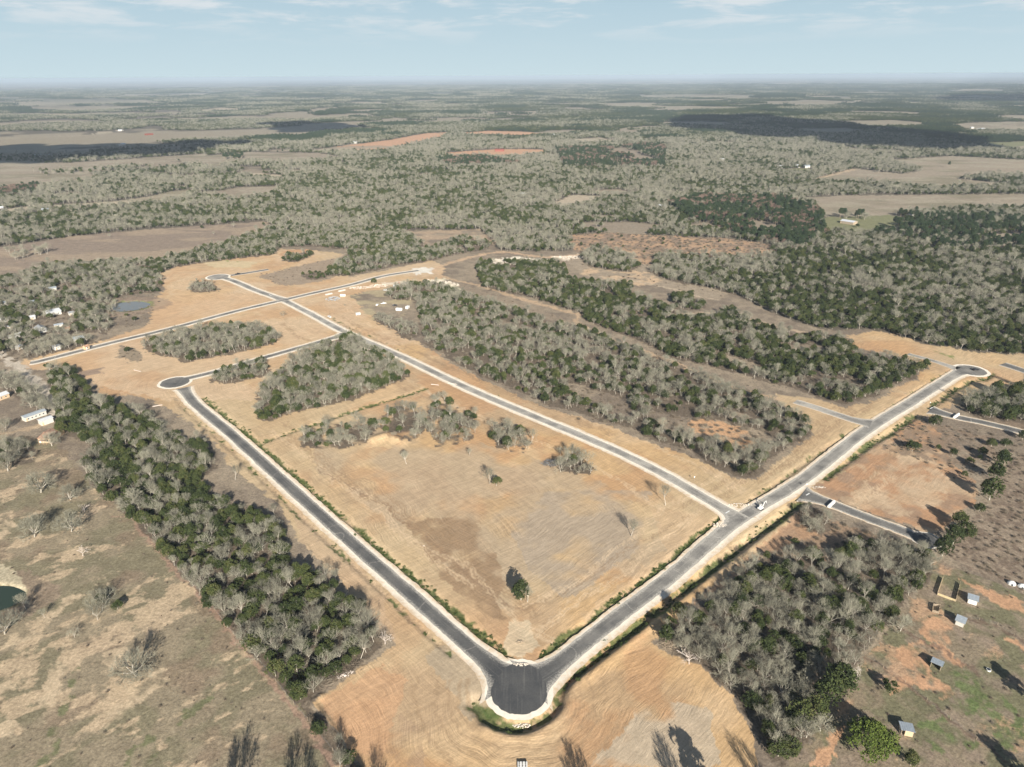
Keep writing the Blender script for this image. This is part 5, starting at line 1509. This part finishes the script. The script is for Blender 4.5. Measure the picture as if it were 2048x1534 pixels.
house('barn', (84, 852), (108, 844), 5, 3.0, .6, M['offwhite'], M['whiteroof'], 'open metal barn with pale roof below the mobile home', 'barn', wins=0)
house('barn', (78, 886), (104, 886), 13, 3.0, .9, M['plywood'], M['rustroof'], 'old house with rusty patched metal roof under a big tree', 'house', wins=2, porch=True)
house('ranch_house', (1680, 446), (1706, 450), 12, 3.5, 1.6, M['wood'], M['whiteroof'], 'far ranch house with white roof among dark pines', wins=4)
house('barn', (1820, 433), (1838, 431), 8, 2.8, 1.0, M['offwhite'], M['metalroof'], 'long low pale barn behind the large pines', 'barn', wins=0, door=False)
for a_, b_, dp_, wl_, rf_, lb_ in (((62, 640), (72, 638), 5, 'offwhite', 'whiteroof', 'small white outbuilding among trees left of the metal-roofed house'), ((2, 612), (14, 610), 6, 'offwhite', 'metalroof', 'grey-roofed building high on the left edge of the hamlet'),
        ((132, 664), (142, 662), 4, 'plywood', 'rustroof', 'small rusty-roofed shed beside the low blue-grey shed'), ((140, 632), (150, 630), 5, 'offwhite', 'greyroof', 'grey-roofed shed right of the metal-roofed house'),
        ((38, 700), (46, 697), 4, 'offwhite', 'whiteroof', 'tiny white shed beside the top of the lane'), ((60, 610), (72, 608), 6, 'offwhite', 'metalroof', 'metal-roofed building behind the hamlet trees'),
        ((172, 700), (180, 697), 3, 'plywood', 'rustroof', 'small brown shed next to the north road'), ((18, 660), (27, 658), 4, 'plywood', 'greyroof', 'grey-roofed shed below the white mobile home')):
    house('shed', a_, b_, dp_, 2.6, .8, M[wl_], M[rf_], lb_, 'shed', wins=1)
FARB = [((1321, 418), (1333, 417), 'white', 'white house among trees above the orange clearing'),
        ((1556, 337), (1566, 337), 'white', 'left one of three white farm buildings on a far lawn'), ((1592, 335), (1600, 335), 'white', 'middle one of three white farm buildings on a far lawn'), ((1610, 336), (1620, 336), 'grey', 'right one of three white farm buildings on a far lawn'),
        ((1958, 261), (1970, 260), 'white', 'bright white barn in the far right pasture'), ((1942, 258), (1948, 258), 'white', 'small white building left of the far right barn'),
        ((1473, 279), (1481, 279), 'white', 'white house below the long dark cloud shadow'), ((1440, 322), (1448, 322), 'white', 'white house in the grey woods right of centre'),
        ((703, 287), (713, 287), 'white', 'white house on the far orange clearing'), ((1040, 394), (1052, 394), 'white', 'white roof in the woods near the centre'),
        ((80, 232), (94, 231), 'white', 'white farm building in the hazy far left'), ((108, 255), (120, 254), 'white', 'larger white barn in the hazy far left'),
        ((236, 263), (244, 263), 'white', 'small white building left of the red barn'), ((245, 291), (252, 290), 'white', 'small white building at the edge of the left cloud shadow'),
        ((66, 314), (92, 313), 'grey', 'long grey barn in the shaded far left meadow'), ((97, 313), (105, 313), 'white', 'small building beside the long grey barn'),
        ((84, 426), (98, 425), 'grey', 'low grey building near the left edge woods'), ((-4, 422), (8, 421), 'white', 'white building cut by the left edge in the woods'),
        ((1105, 272), (1126, 272), 'white', 'long white building on the far orange clearing')]
for i_, (a_, b_, mt, lb) in enumerate(FARB):
    house('farm_building', a_, b_, 12, 4.5, 2.0, M['offwhite'], M['whiteroof'] if mt == 'white' else M['metalroof'], lb, 'building', wins=0, door=False)
house('barn', (293, 271), (307, 270), 12, 4, 2.0, M['redwall'], M['redwall'], 'far red barn on the left', 'barn', wins=0, door=False)
house('farm_building', (990, 303), (1008, 303), 12, 5, 2.0, M['redwall'], M['redwall'], 'red building on the far orange strip', 'building', wins=0, door=False)

# animal shelters in the paddocks: posts, back and side panels, single-slope sheet roof
def shelter(p0, p1, depth, hf, hb, front, wallm, label, open_=False):
    a, rz, w_ = frame(p0, p1)
    e = thing('animal_shelter', label, 'shelter', (a.x, a.y, gz_at(a.x, a.y)), rz)
    for x, y, h_ in ((.08, .08, hf), (w_ - .08, .08, hf), (.08, depth - .08, hb), (w_ - .08, depth - .08, hb)):
        q = MB(); q.box(x - .07, x + .07, y - .07, y + .07, -.1, h_); q.build('post', M['wood'], e)
    q = MB(); q.box(.16, w_ - .16, depth - .06, depth, .15, hb - .05); q.build('back_wall', wallm, e)
    for x in (.0, w_ - .05):
        q = MB()
        vs = [(x, .2, .15), (x, depth - .18, .15), (x, depth - .18, hb - .1), (x, .2, hf - .1)]
        vs += [(x + .05, y, z) for _, y, z in vs]
        q.add(vs, [(3, 2, 1, 0), (4, 5, 6, 7), (0, 1, 5, 4), (1, 2, 6, 5), (2, 3, 7, 6), (3, 0, 4, 7)]); q.build('side_wall', wallm, e)
    if not open_:
        q = MB(); q.box(w_ * (.3 if front is M['plywood'] else .05), w_ * .95, -.05, 0, .15, hf - .25); q.build('front_panel', front, e)
    q = MB(); ov = .35
    vs = [(-ov, -ov, hf + .02), (w_ + ov, -ov, hf + .02), (w_ + ov, depth + ov, hb + .02), (-ov, depth + ov, hb + .02)]
    vs += [(x, y, z + .06) for x, y, z in vs]
    q.add(vs, [(3, 2, 1, 0), (4, 5, 6, 7), (0, 1, 5, 4), (1, 2, 6, 5), (2, 3, 7, 6), (3, 0, 4, 7)])
    n = int(w_ / .55)
    for i in range(n + 1):
        x = -ov + .1 + i * (w_ + 2 * ov - .2) / n
        vs = [(x - .03, -ov, hf + .081), (x + .03, -ov, hf + .081), (x + .03, depth + ov, hb + .081), (x - .03, depth + ov, hb + .081)]
        vs += [(X_, Y_, Z_ + .035) for X_, Y_, Z_ in vs]
        q.add(vs, [(3, 2, 1, 0), (4, 5, 6, 7), (0, 1, 5, 4), (1, 2, 6, 5), (2, 3, 7, 6), (3, 0, 4, 7)])
    q.build('roof', M['metalroof'], e)
    return e
shelter((1934, 1206), (1953, 1212), 3.2, 2.3, 2.6, M['white'], M['white'], 'small shelter with white walls beside the lumber pen')
shelter((1909, 1249), (1926, 1256), 3.2, 2.2, 2.7, M['offwhite'], M['offwhite'], 'shelter with blue-grey roof between the pen and the bare red patch')
shelter((1860, 1334), (1880, 1343), 3.2, 2.6, 2.1, M['offwhite'], M['steel'], 'open shelter with tin roof in the middle of the red patch', True)
shelter((1801, 1470), (1825, 1475), 3.4, 2.6, 2.2, M['plywood'], M['offwhite'], 'plywood-fronted shelter lowest in the paddock near the live oak')

def dome(px_, py_, r_, label):
    x_, y_ = P(px_, py_)
    e = thing('domed_hutch', label, 'hutch', (x_, y_, 0), R(-25), 'white domed hutches')
    V = []; n, k = 18, 7
    for i in range(k + 1):
        t_ = i / k * math.pi / 2
        for j in range(n):
            a_ = 2 * math.pi * j / n
            V.append((math.cos(a_) * math.cos(t_) * r_ * 1.15, math.sin(a_) * math.cos(t_) * r_, math.sin(t_) * r_ * 1.05))
    q = MB(); q.add(V, [(i * n + j, i * n + (j + 1) % n, (i + 1) * n + (j + 1) % n, (i + 1) * n + j) for i in range(k) for j in range(n)])
    q.build('shell', M['white'], e)
    q = MB(); q.tube((0, -r_ * .80, .45), (0, -r_ * 1.02, .45), .42, .42, 14); q.build('opening', M['glass'], e)
    q = MB(); q.tube((0, 0, r_ * 1.02), (0, 0, r_ * 1.02 + .15), .2, .16, 10); q.build('vent', M['offwhite'], e)
dome(2023, 1168, 1.45, 'left one of two white domed hutches at the right edge')
dome(2044, 1174, 1.45, 'right one of two white domed hutches at the right edge')

def board_fence(name, pts, label, h=1.4, board=.16, gap=.28, m_=None, cat='fence', step=2.4):
    w_ = [Vector((*P(*p), 0)) for p in pts]
    o = w_[0]
    e = thing(name, label, cat, (o.x, o.y, gz_at(o.x, o.y)))
    for i in range(len(w_) - 1):
        a, b_ = w_[i] - o, w_[i + 1] - o; d = b_ - a; L_ = d.length; n = max(1, int(L_ / step)); rz = math.atan2(d.y, d.x)
        T = Matrix.Translation(a) @ Matrix.Rotation(rz, 4, 'Z')
        q = MB(); z = .15
        while z + board < h:
            q.box(.05, L_ - .05, -.02, .02, z, z + board, T); z += board + gap
        q.build('boards', m_ or M['yellowwood'], e)
        for k in range(n + 1):
            q = MB(); x = L_ * k / n + (.0 if k else .0)
            q.box(x - .06, x + .06, .025, .145, -.1, h + .1, T); q.build('post', M['wood'], e)
    return e
board_fence('board_pen', [(1885, 1158), (1874, 1190), (1911, 1204), (1920, 1169)], 'lumber pen of yellow boards in the paddock', 1.5, .3, .06)
board_fence('board_pen', [(1866, 1212), (1864, 1224), (1877, 1228), (1879, 1214), (1866, 1212)], 'tiny dark board pen below the lumber pen', 1.5, .3, .08, M['wood'])
board_fence('low_wall', [(121, 912), (127, 919), (137, 915)], 'low tan corner wall above the pasture oaks', .9, .8, .05, M['tan'], 'wall')
board_fence('low_wall', [(143, 913), (153, 909)], 'short straight tan wall above the pasture oaks', .9, .8, .05, M['tan'], 'wall')

def wire_fence(pts, label, step=6):
    w_ = smooth(PP(pts), step)
    o = w_[0]
    e = thing('wire_fence', label, 'fence', (o[0], o[1], 0))
    q = MB(); wr = MB()
    for i, p in enumerate(w_):
        x, y = p - o
        pm = MB(); pm.tube((x, y, -.1), (x, y, 1.35), .07, .06, 6); pm.build('post', M['wood'], e)
        if i:
            xp, yp = w_[i - 1] - o
            for z in (.4, .8, 1.2):
                wr.tube((xp, yp, z), (x, y, z), .015, .015, 3)
    wr.build('wire', M['steel'], e)
wire_fence([(242, 1036), (270, 1040), (303, 1070), (346, 1126), (415, 1202), (468, 1270), (518, 1322), (588, 1408), (640, 1470), (690, 1532), (730, 1590)], 'long wire fence along the pasture side of the wooded strip')
wire_fence([(1724, 1308), (1810, 1365), (1900, 1440), (2010, 1520)], 'wire fence crossing the paddock diagonally to the lower right')
wire_fence([(1920, 1235), (1995, 1250), (2060, 1300)], 'wire fence at the right of the blue-grey shelter')
wire_fence([(215, 682), (225, 660), (245, 632)], 'wire fence climbing from the north road to the round pond')

# ------------------------------------------------------------------ vehicles and site things
def car(px_, py_, rz, body, label, kind='car', L_=4.7, name=None):
    x_, y_ = P(px_, py_)
    e = thing(name or ('pickup_truck' if kind == 'pickup' else 'parked_car'), label, 'pickup' if kind == 'pickup' else 'car', (x_, y_, .16), rz)
    W_ = 1.85; q = MB()
    l = L_ / 2
    if kind == 'pickup':
        prof = [(-l, .4), (l, .4), (l, .85), (l * .95, 1.0), (l * .48, 1.12), (l * .22, 1.75), (-l * .18, 1.78), (-l * .26, 1.12), (-l, 1.1)]
    else:
        prof = [(-l, .4), (l, .4), (l, .75), (l * .9, .9), (l * .45, 1.02), (l * .12, 1.5), (-l * .55, 1.52), (-l * .88, 1.05), (-l, .95)]
    q.prism(prof, -W_ / 2, W_ / 2); q.build('body', body, e, bevel=.09)
    g_ = MB()
    if kind == 'pickup':
        g_.box(-l * .12, l * .2, -W_ / 2 - .01, W_ / 2 + .01, 1.2, 1.62)
    else:
        g_.box(-l * .5, l * .1, -W_ / 2 - .01, W_ / 2 + .01, 1.08, 1.42)
    g_.build('side_windows', M['glass'], e)
    ws = MB(); x0, z0, x1, z1 = (l * .47, 1.16, l * .25, 1.70) if kind == 'pickup' else (l * .44, 1.06, l * .15, 1.46)
    ws.add([(x0 + .03, -.75, z0), (x0 + .03, .75, z0), (x1 + .03, .7, z1), (x1 + .03, -.7, z1)], [(0, 1, 2, 3)]); ws.build('windscreen', M['glass'], e)
    if kind == 'pickup':
        b_ = MB(); b_.box(-l + .12, -l * .3, -W_ / 2 + .15, W_ / 2 - .15, 1.101, 1.125); b_.build('bed', M['darksteel'], e)
    for sx in (-.62, .64):
        for sy in (-1, 1):
            t_ = MB(); t_.tube((l * sx, sy * (W_ / 2 - .22), .34), (l * sx, sy * (W_ / 2 + .02), .34), .36, .36, 14); w2 = t_.build('wheel', M['tyre'], e)
            t_ = MB(); t_.tube((l * sx, sy * (W_ / 2 + .021), .34), (l * sx, sy * (W_ / 2 + .035), .34), .2, .2, 10); t_.build('rim', M['steel'], w2)
    for sy in (-1, 1):
        t_ = MB(); t_.box(l - .02, l + .015, sy * .6 - .16, sy * .6 + .16, .62, .76); t_.build('headlight', M['white'], e)
    return e
def ang_px(a, b_):
    p, q = P(*a), P(*b_); return math.atan2(q[1] - p[1], q[0] - p[0])
car(659, 635, ang_px((622, 628), (690, 664)), M['white'], 'white car driving on the middle road below the crossroads')
car(1951, 741, ang_px((1925, 744), (1960, 742)), M['black'], 'black car parked on the northeast turning circle')
car(476, 549, ang_px((462, 551), (500, 545)), M['black'], 'black pickup on the short stub by the northwest circle', 'pickup', 5.4)
car(772, 582, R(160), M['white'], 'white pickup truck at the top of the equipment yard', 'pickup', 5.4)
car(767, 608, R(15), M['white'], 'white pickup with open bed in the equipment yard', 'pickup', 5.4)
car(755, 611, R(80), M['white'], 'small white car beside the open-bed pickup')
car(790, 612, R(20), M['black'], 'black car beside the white camper in the yard')
car(454, 741, ang_px((444, 740), (547, 710)), M['black'], 'black car on the cross road by the small grove')

def trailer(px_, py_, rz, L_, m_, label, name='box_trailer', cat='trailer', h=2.4):
    x_, y_ = P(px_, py_)
    e = thing(name, label, cat, (x_, y_, 0), rz)
    q = MB(); q.prism([(-L_ / 2, .55), (L_ / 2, .55), (L_ / 2 + .35, .9), (L_ / 2 + .3, h + .25), (L_ / 2, h + .5), (-L_ / 2, h + .5)], -1.15, 1.15); q.build('body', m_, e, bevel=.12)
    q = MB(); q.tube((L_ / 2, 0, .5), (L_ / 2 + 1.3, 0, .45), .06, .05, 6); q.build('tow_bar', M['steel'], e)
    for sy in (-1, 1):
        q = MB(); q.tube((-.3, sy * .95, .36), (-.3, sy * 1.18, .36), .36, .36, 12); q.build('wheel', M['tyre'], e)
    q = MB(); q.box(-L_ * .1, L_ * .1, -1.18, -1.152, 1.4, 2.0); q.build('window', M['glass'], e)
    return e
trailer(792, 575, R(10), 5.5, M['white'], 'white box trailer at the upper end of the equipment yard')
trailer(798, 622, R(-15), 5.5, M['white'], 'white camper trailer beside the yard trees', 'camper_trailer')
trailer(716, 631, R(25), 4.0, M['offwhite'], 'white camper among bushes above the middle road', 'camper_trailer')
trailer(815, 618, R(70), 4.0, M['white'], 'small white trailer behind the large camper')

def tracked(px_, py_, rz, m_, label, name, reach=1.0, s=1.0, z=.16):
    """excavator: tracks, cab, counterweight, boom, stick, bucket"""
    x_, y_ = P(px_, py_)
    e = thing(name, label, 'excavator', (x_, y_, z), rz, scale=(s, s, s))
    for sy in (-1, 1):
        q = MB(); q.prism([(-1.7, .25), (-1.4, 0), (1.4, 0), (1.7, .25), (1.6, .62), (-1.6, .62)], sy * 1.05 - .27, sy * 1.05 + .27); q.build('track', M['tyre'], e)
    q = MB(); q.box(-1.5, 1.3, -1.15, 1.15, .75, 1.45); b1 = q.build('body', m_, e, bevel=.08)
    q = MB(); q.box(.05, 1.35, .15, 1.15, 1.452, 2.75); b2 = q.build('cab', m_, e, bevel=.08)
    q = MB(); q.box(.2, 1.37, .13, 1.17, 1.75, 2.5); q.build('window', M['glass'], b2)
    q = MB(); q.box(-2.1, -1.502, -1.1, 1.1, .8, 1.7); q.build('counterweight', m_, e, bevel=.1)
    q = MB(); q.tube((1.0, -.35, 1.3), (2.9, -.35, 4.3), .24, .2, 8); q.tube((2.9, -.35, 4.3), (4.6 * reach, -.35, 4.5), .2, .17, 8); q.build('boom', m_, e)
    q = MB(); q.tube((4.6 * reach, -.35, 4.5), (5.4 * reach, -.35, 2.3), .17, .13, 8); q.build('stick', m_, e)
    q = MB(); q.prism([(5.1 * reach, 2.3), (5.7 * reach, 2.3), (5.6 * reach, 1.6), (5.0 * reach, 1.5)], -.75, .05); q.build('bucket', M['steel'], e)
tracked(1521, 1019, R(38), M['white'], 'white excavator with raised boom standing on the right road', 'excavator', 1.0, .8)
tracked(803, 574, R(150), M['red'], 'red excavator next to the white box trailer in the yard', 'excavator', .9)

def barrier(pa, pb, label):
    a, rz, L_ = frame(pa, pb)
    e = thing('road_barrier', label, 'barrier', (a.x, a.y, .2), rz, 'white barriers across the side roads')
    n = 3
    for i in range(n):
        q = MB(); y0 = L_ * i / n + .03; y1 = L_ * (i + 1) / n - .03
        vs = []
        for x in (y0, y1):
            vs += [(x, -.65, 0), (x, .65, 0), (x, .6, .3), (x, .34, 1.35), (x, -.34, 1.35), (x, -.6, .3)]
        q.add(vs, [(5, 4, 3, 2, 1, 0), (6, 7, 8, 9, 10, 11)] + [(k, (k + 1) % 6, (k + 1) % 6 + 6, k + 6) for k in range(6)])
        q.build('block', M['white'], e, bevel=.03)
barrier((1656, 1016), (1668, 1005), 'white barrier across the court road at the lower right')
barrier((1907, 837), (1917, 830), 'white barrier across the road near the right edge')

def rubble(px_, py_, rx, ry, n, m_, label, name='rock_pile', sz=.35, hump=.5, rz=0, seed=0):
    x_, y_ = P(px_, py_)
    rg_ = np.random.default_rng(900 + seed)
    base = np.array([(1, 0, 0), (-1, 0, 0), (0, 1, 0), (0, -1, 0), (0, 0, 1), (0, 0, -1)], float)
    tri = np.array([(0, 2, 4), (2, 1, 4), (1, 3, 4), (3, 0, 4), (2, 0, 5), (1, 2, 5), (3, 1, 5), (0, 3, 5)])
    Vs, Fs = [], []
    for i in range(n):
        a_ = rg_.uniform(0, 6.28); q = math.sqrt(rg_.uniform(0, 1)); cx, cy = math.cos(a_) * q * rx, math.sin(a_) * q * ry
        s_ = sz * rg_.uniform(.5, 1.4)
        V = base * rg_.uniform(.6, 1.2, (6, 1)) * s_ * np.array([1.2, 1, .7]); b_ = rg_.uniform(0, 6.28)
        c_, d_ = math.cos(b_), math.sin(b_); V = V @ np.array([[c_, d_, 0], [-d_, c_, 0], [0, 0, 1]])
        Vs.append(V + [cx, cy, hump * (1 - q * q) + s_ * .2]); Fs.append(tri + 6 * i)
    o = link(name, mesh_np(name, np.concatenate(Vs), [np.concatenate(Fs)], m_), None, label=label, category='rocks')
    o.location = (x_, y_, gz_at(x_, y_)); o.rotation_euler = (0, 0, rz)
    return o
rubble(1043, 1329, 3.2, .9, 110, M['rock'], 'long heap of white stones in the corner of the lot at the turning circle', sz=.22, hump=.35, seed=1)
rubble(1043, 1446, 3.2, 1.0, 130, M['rock'], 'long heap of white stones below the near turning circle', sz=.22, hump=.35, seed=2)
rubble(1040, 1284, 1.6, .8, 50, M['wood'], 'small debris heap above the near turning circle', sz=.25, hump=.3, seed=3)
rubble(1440, 1050, 3.5, 2.0, 70, M['rock'], 'stones in the lot corner at the right junction', sz=.3, hump=.2, seed=4)
rubble(1480, 1010, 6, 1.6, 90, M['rock'], 'stones along the bank above the right junction', sz=.3, hump=.2, seed=5)
rubble(1636, 975, 4, 1.2, 50, M['rock'], 'stones beside the court road corner', sz=.3, hump=.2, seed=6)
rubble(722, 576, 12, 5, 150, M['rock'], 'rock heap left of the single cedar on the north road', sz=.55, hump=.6, seed=7)
rubble(757, 572, 10, 6, 150, M['rock'], 'rock heap right of the single cedar on the north road', sz=.55, hump=.6, seed=8)
rubble(882, 566, 24, 8, 240, M['rock'], 'pale rock heap at the end of the north road', sz=.7, hump=1.0, rz=-.5, seed=9)
rubble(1035, 523, 46, 16, 420, M['rock'], 'wide field of limestone spoil beyond the north road', sz=.8, hump=.8, seed=10)
rubble(1138, 515, 24, 7, 160, M['rock'], 'limestone spoil along the far dirt track', sz=.8, hump=.6, seed=11)
rubble(666, 598, 7, 7, 130, M['greyrock'], 'blue-grey gravel heap right of the crossroads', sz=.6, hump=1.2, seed=12)
rubble(690, 1350, 3.2, 1.1, 60, M['bone'], 'pale broken wood at the southern corner of the strip', sz=.3, hump=.4, rz=.5, seed=13)
rubble(848, 1092, .6, .6, 10, M['rock'], 'few stones on the west side of the lot', sz=.2, hump=.1, seed=14)
x_, y_ = P(686, 593)
q = MB(); q.tube((-2.6, 0, 1.2), (2.6, 0, 1.2), 1.2, 1.2, 16); e = thing('storage_tank', 'white storage tank lying right of the gravel heap', 'tank', (x_, y_, 0)); q.build('shell', M['white'], e, bevel=.1)
for x in (-1.6, 1.6):
    q = MB(); q.box(x - .2, x + .2, -.8, .8, -.05, .3); q.build('saddle', M['steel'], e)
for a_, b_, lb in (((652, 591), (665, 588), 'left stack of pale pipes on the sand right of the crossroads'), ((678, 584), (691, 581), 'right stack of pale pipes on the sand right of the crossroads')):
    a, rz, L_ = frame(a_, b_); e = thing('pipe_stack', lb, 'pipes', (a.x, a.y, 0), rz, 'pale pipe stacks by the crossroads')
    for k in range(4):
        for row in range(2 if k < 3 else 1):
            q = MB(); yy = k * .62 + (.31 if row else 0); q.tube((0, yy, .3 + row * .52), (L_, yy, .3 + row * .52), .29, .29, 10); q.build('pipe', M['offwhite'], e)

# brush heap: tangled grey branches
rb = random.Random(31); segs = []
for k in range(420):
    a_ = rb.random() * 6.28; q_ = math.sqrt(rb.random()); cx, cy = math.cos(a_) * q_ * 5.2, math.sin(a_) * q_ * 3.4; zz_ = 2.2 * (1 - q_ * q_) * rb.random()
    t_ = rb.random() * 6.28; L_ = rb.uniform(.8, 2.4)
    segs.append((cx, cy, zz_, cx + math.cos(t_) * L_, cy + math.sin(t_) * L_, zz_ + rb.uniform(-.2, .7), rb.uniform(.04, .14), .03))
V, f = tubes_np(segs, 4)
x_, y_ = P(1103, 927)
o = link('brush_heap', mesh_np('brush_heap', V, [f], M['steel']), None, label='dark heap of pushed-up branches left of the lot thicket', category='brush heap'); o.location = (x_, y_, 0)
for px_, py_, sx, lb, sd_ in ((700, 1338, 7, 'windrow of dead branches behind the red bank', 1), (655, 1365, 6, 'tangle of dead branches beside the red bank', 2), (1338, 1290, 5, 'heap of dead branches at the left tip of the right wood', 3), (1320, 845, 5, 'dark branch heap in the clearing of the wooded band', 4)):
    rb = random.Random(40 + sd_); segs = []
    for k in range(260):
        cx, cy = rb.gauss(0, .4) * sx, rb.gauss(0, .4) * 3; t_ = rb.random() * 6.28; L_ = rb.uniform(.6, 2.2); zz_ = rb.random() * 1.1
        segs.append((cx, cy, zz_, cx + math.cos(t_) * L_, cy + math.sin(t_) * L_, zz_ + rb.uniform(-.2, .6), rb.uniform(.03, .08), .02))
    V, f = tubes_np(segs, 4); x_, y_ = P(px_, py_)
    o = link('brush_heap', mesh_np('brush_heap', V, [f], M['brush'] if sd_ < 3 else M['wood']), None, label=lb, category='brush heap'); o.location = (x_, y_, gz_at(x_, y_)); o.rotation_euler = (0, 0, R(35))

# vented white utility cabinet at the bottom edge
x_, y_ = P(1045, 1534)
e = thing('utility_cabinet', 'white cabinet with dark vent holes at the bottom edge', 'cabinet', (x_, y_, 0))
q = MB(); q.box(-1.55, 1.55, -1.3, 1.3, 0, .9); q.build('housing', M['white'], e, bevel=.05)
q = MB(); q.box(-1.8, 1.8, -1.55, 1.55, -.1, -.005); q.build('pad', M['tan'], e)
for i in range(3):
    q = MB(); q.box(-1.25 + i, -.75 + i, -1.15, 1.15, .9, .97); q.build('lid', M['offwhite'], e)
    for j in range(4):
        q = MB(); q.tube((-1.0 + i, -.9 + j * .6, .96), (-1.0 + i, -.9 + j * .6, 1.02), .16, .16, 10); q.build('vent', M['black'], e)

# sign posts, stock tank, stop bars
def sign(px_, py_, label, h=3.0):
    x_, y_ = P(px_, py_)
    e = thing('sign_post', label, 'sign post', (x_, y_, 0), R(30))
    q = MB(); q.tube((0, 0, -.1), (0, 0, h), .05, .05, 6); q.build('pole', M['steel'], e)
    q = MB(); q.box(-.38, .38, -.06, -.035, h - .8, h - .1); q.build('sign_plate', M['white'], e)
sign(1612, 977, 'sign post at the corner of the court road')
sign(1388, 962, 'sign post beside the middle road near the right junction')
sign(1859, 812, 'sign post at the corner of the barricaded road')
x_, y_ = P(1977, 1341); e = thing('stock_tank', 'small white stock tank in the right paddock', 'tank', (x_, y_, 0))
q = MB(); q.tube((0, 0, 0), (0, 0, .6), .75, .8, 14); q.build('tub', M['white'], e); q = MB(); q.tube((0, 0, .58), (0, 0, .615), .68, .68, 14); q.build('water', M['glass'], e)
for (a_, b_) in (((1451, 1027), (1459, 1022)), ((1612, 991), (1619, 987)), ((1860, 818), (1865, 815)), ((538, 589), (543, 592))):
    a, rz, L_ = frame(a_, b_); q = MB(); q.box(0, L_, -.3, .3, 0, .004); o = q.build('road_marking', M['white'], None, kind='structure'); o.location = (a.x, a.y, .175); o.rotation_euler = (0, 0, rz)
# logs lying about
for px_, py_, rz, L_, lb in ((870, 770, -.3, 6, 'pale log beside the middle road above the lot'), (905, 768, -.4, 7, 'second pale log beside the middle road'), (275, 742, -.5, 8, 'pale concrete strip lying on the sand left of the grove'), (315, 812, .4, 6, 'log below the west turning circle'), (1640, 1345, 1.2, 6, 'white fallen trunk inside the right wood'), (1365, 1308, 2.4, 5, 'white fallen log beside the sand at the right wood')):
    x_, y_ = P(px_, py_); q = MB(); q.tube((-L_ / 2, 0, .25), (L_ / 2, 0, .3), .28, .2, 8); q.tube((L_ * .2, 0, .28), (L_ * .3, .9, .5), .1, .05, 5)
    o = q.build('fallen_log', M['bone'], None, label=lb, category='log'); o.location = (x_, y_, gz_at(x_, y_)); o.rotation_euler = (0, 0, rz)

# ------------------------------------------------------------------ clouds overhead (outside the frame): they cast the dark bands on the far woods
def cloud(shadow_px, hgt, seed, n, rad):
    pw = PP(shadow_px); off = np.array([tosun.x, tosun.y]) / tosun.z * hgt
    pw = pw + off
    rc = np.random.default_rng(seed); lo, hi = pw.min(0), pw.max(0)
    th = np.linspace(0, 2 * np.pi, 14, endpoint=False); V0 = []; 
    for i, t_ in enumerate(np.linspace(-1.2, 1.57, 7)):
        for a_ in th: V0.append((math.cos(a_) * math.cos(t_), math.sin(a_) * math.cos(t_), max(math.sin(t_), -.25)))
    V0 = np.array(V0); i = np.arange(14); j = (i + 1) % 14
    F0 = np.concatenate([np.stack([k * 14 + i, k * 14 + j, (k + 1) * 14 + j, (k + 1) * 14 + i], 1) for k in range(6)])
    Vs, Fs = [], []; c_ = 0
    while c_ < n:
        p = rc.uniform(lo, hi, (400, 2)); p = p[pip(p[:, 0], p[:, 1], pw)][:n - c_]
        for q in p:
            r_ = rad * rc.uniform(.5, 1.2)
            V = V0 * np.array([r_, r_, r_ * .55]) * (1 + .25 * (fbm(V0[:, :1] * 3 + c_, V0[:, 1:2] * 3, seed, 2) - .5))
            Vs.append(V + [q[0], q[1], hgt]); Fs.append(F0 + c_ * len(V0)); c_ += 1
    return np.concatenate(Vs), np.concatenate(Fs)
cm, t, b = mat('cloud_white'); b.inputs['Base Color'].default_value = (.85, .86, .88, 1); b.inputs['Roughness'].default_value = 1
CL = [([(1330, 243), (1400, 236), (1480, 233), (1600, 243), (1720, 252), (1850, 268), (1960, 284), (1890, 296), (1760, 292), (1620, 280), (1480, 264), (1380, 256)], 1, 170, 105),
      ([(-300, 294), (0, 294), (200, 291), (470, 287), (440, 296), (300, 308), (150, 318), (-300, 330)], 2, 150, 70),
      ([(545, 250), (600, 245), (680, 247), (720, 256), (620, 264), (560, 262)], 3, 45, 75),
      ([(1880, 196), (1960, 190), (2200, 188), (2200, 203), (1960, 205)], 4, 120, 170),
      ]
VV, FFc, off_ = [], [], 0
for shp, sdd, n_, rd_ in CL:
    V, f = cloud(shp, 950, sdd, n_, rd_); VV.append(V); FFc.append(f + off_); off_ += len(V)
link('clouds', mesh_np('clouds', np.concatenate(VV), [np.concatenate(FFc)], cm, None, None, True), kind='stuff', label='white cumulus clouds above the camera that shade the far woods', category='clouds')

# ------------------------------------------------------------------ the air
hm = bpy.data.materials.new('air'); hm.use_nodes = True; t = hm.node_tree; t.nodes.clear()
pv = t.nodes.new('ShaderNodeVolumePrincipled'); pv.inputs['Density'].default_value = 0.000058; pv.inputs['Color'].default_value = (.68, .81, .95, 1); pv.inputs['Anisotropy'].default_value = 0.0
oo = t.nodes.new('ShaderNodeOutputMaterial'); t.links.new(pv.outputs[0], oo.inputs['Volume'])
q = MB(); q.box(-64000, 64000, -64000, 64000, -22, 204)
q.build('haze', hm, None, kind='stuff', label='pale blue air that fades the far woods', category='haze')
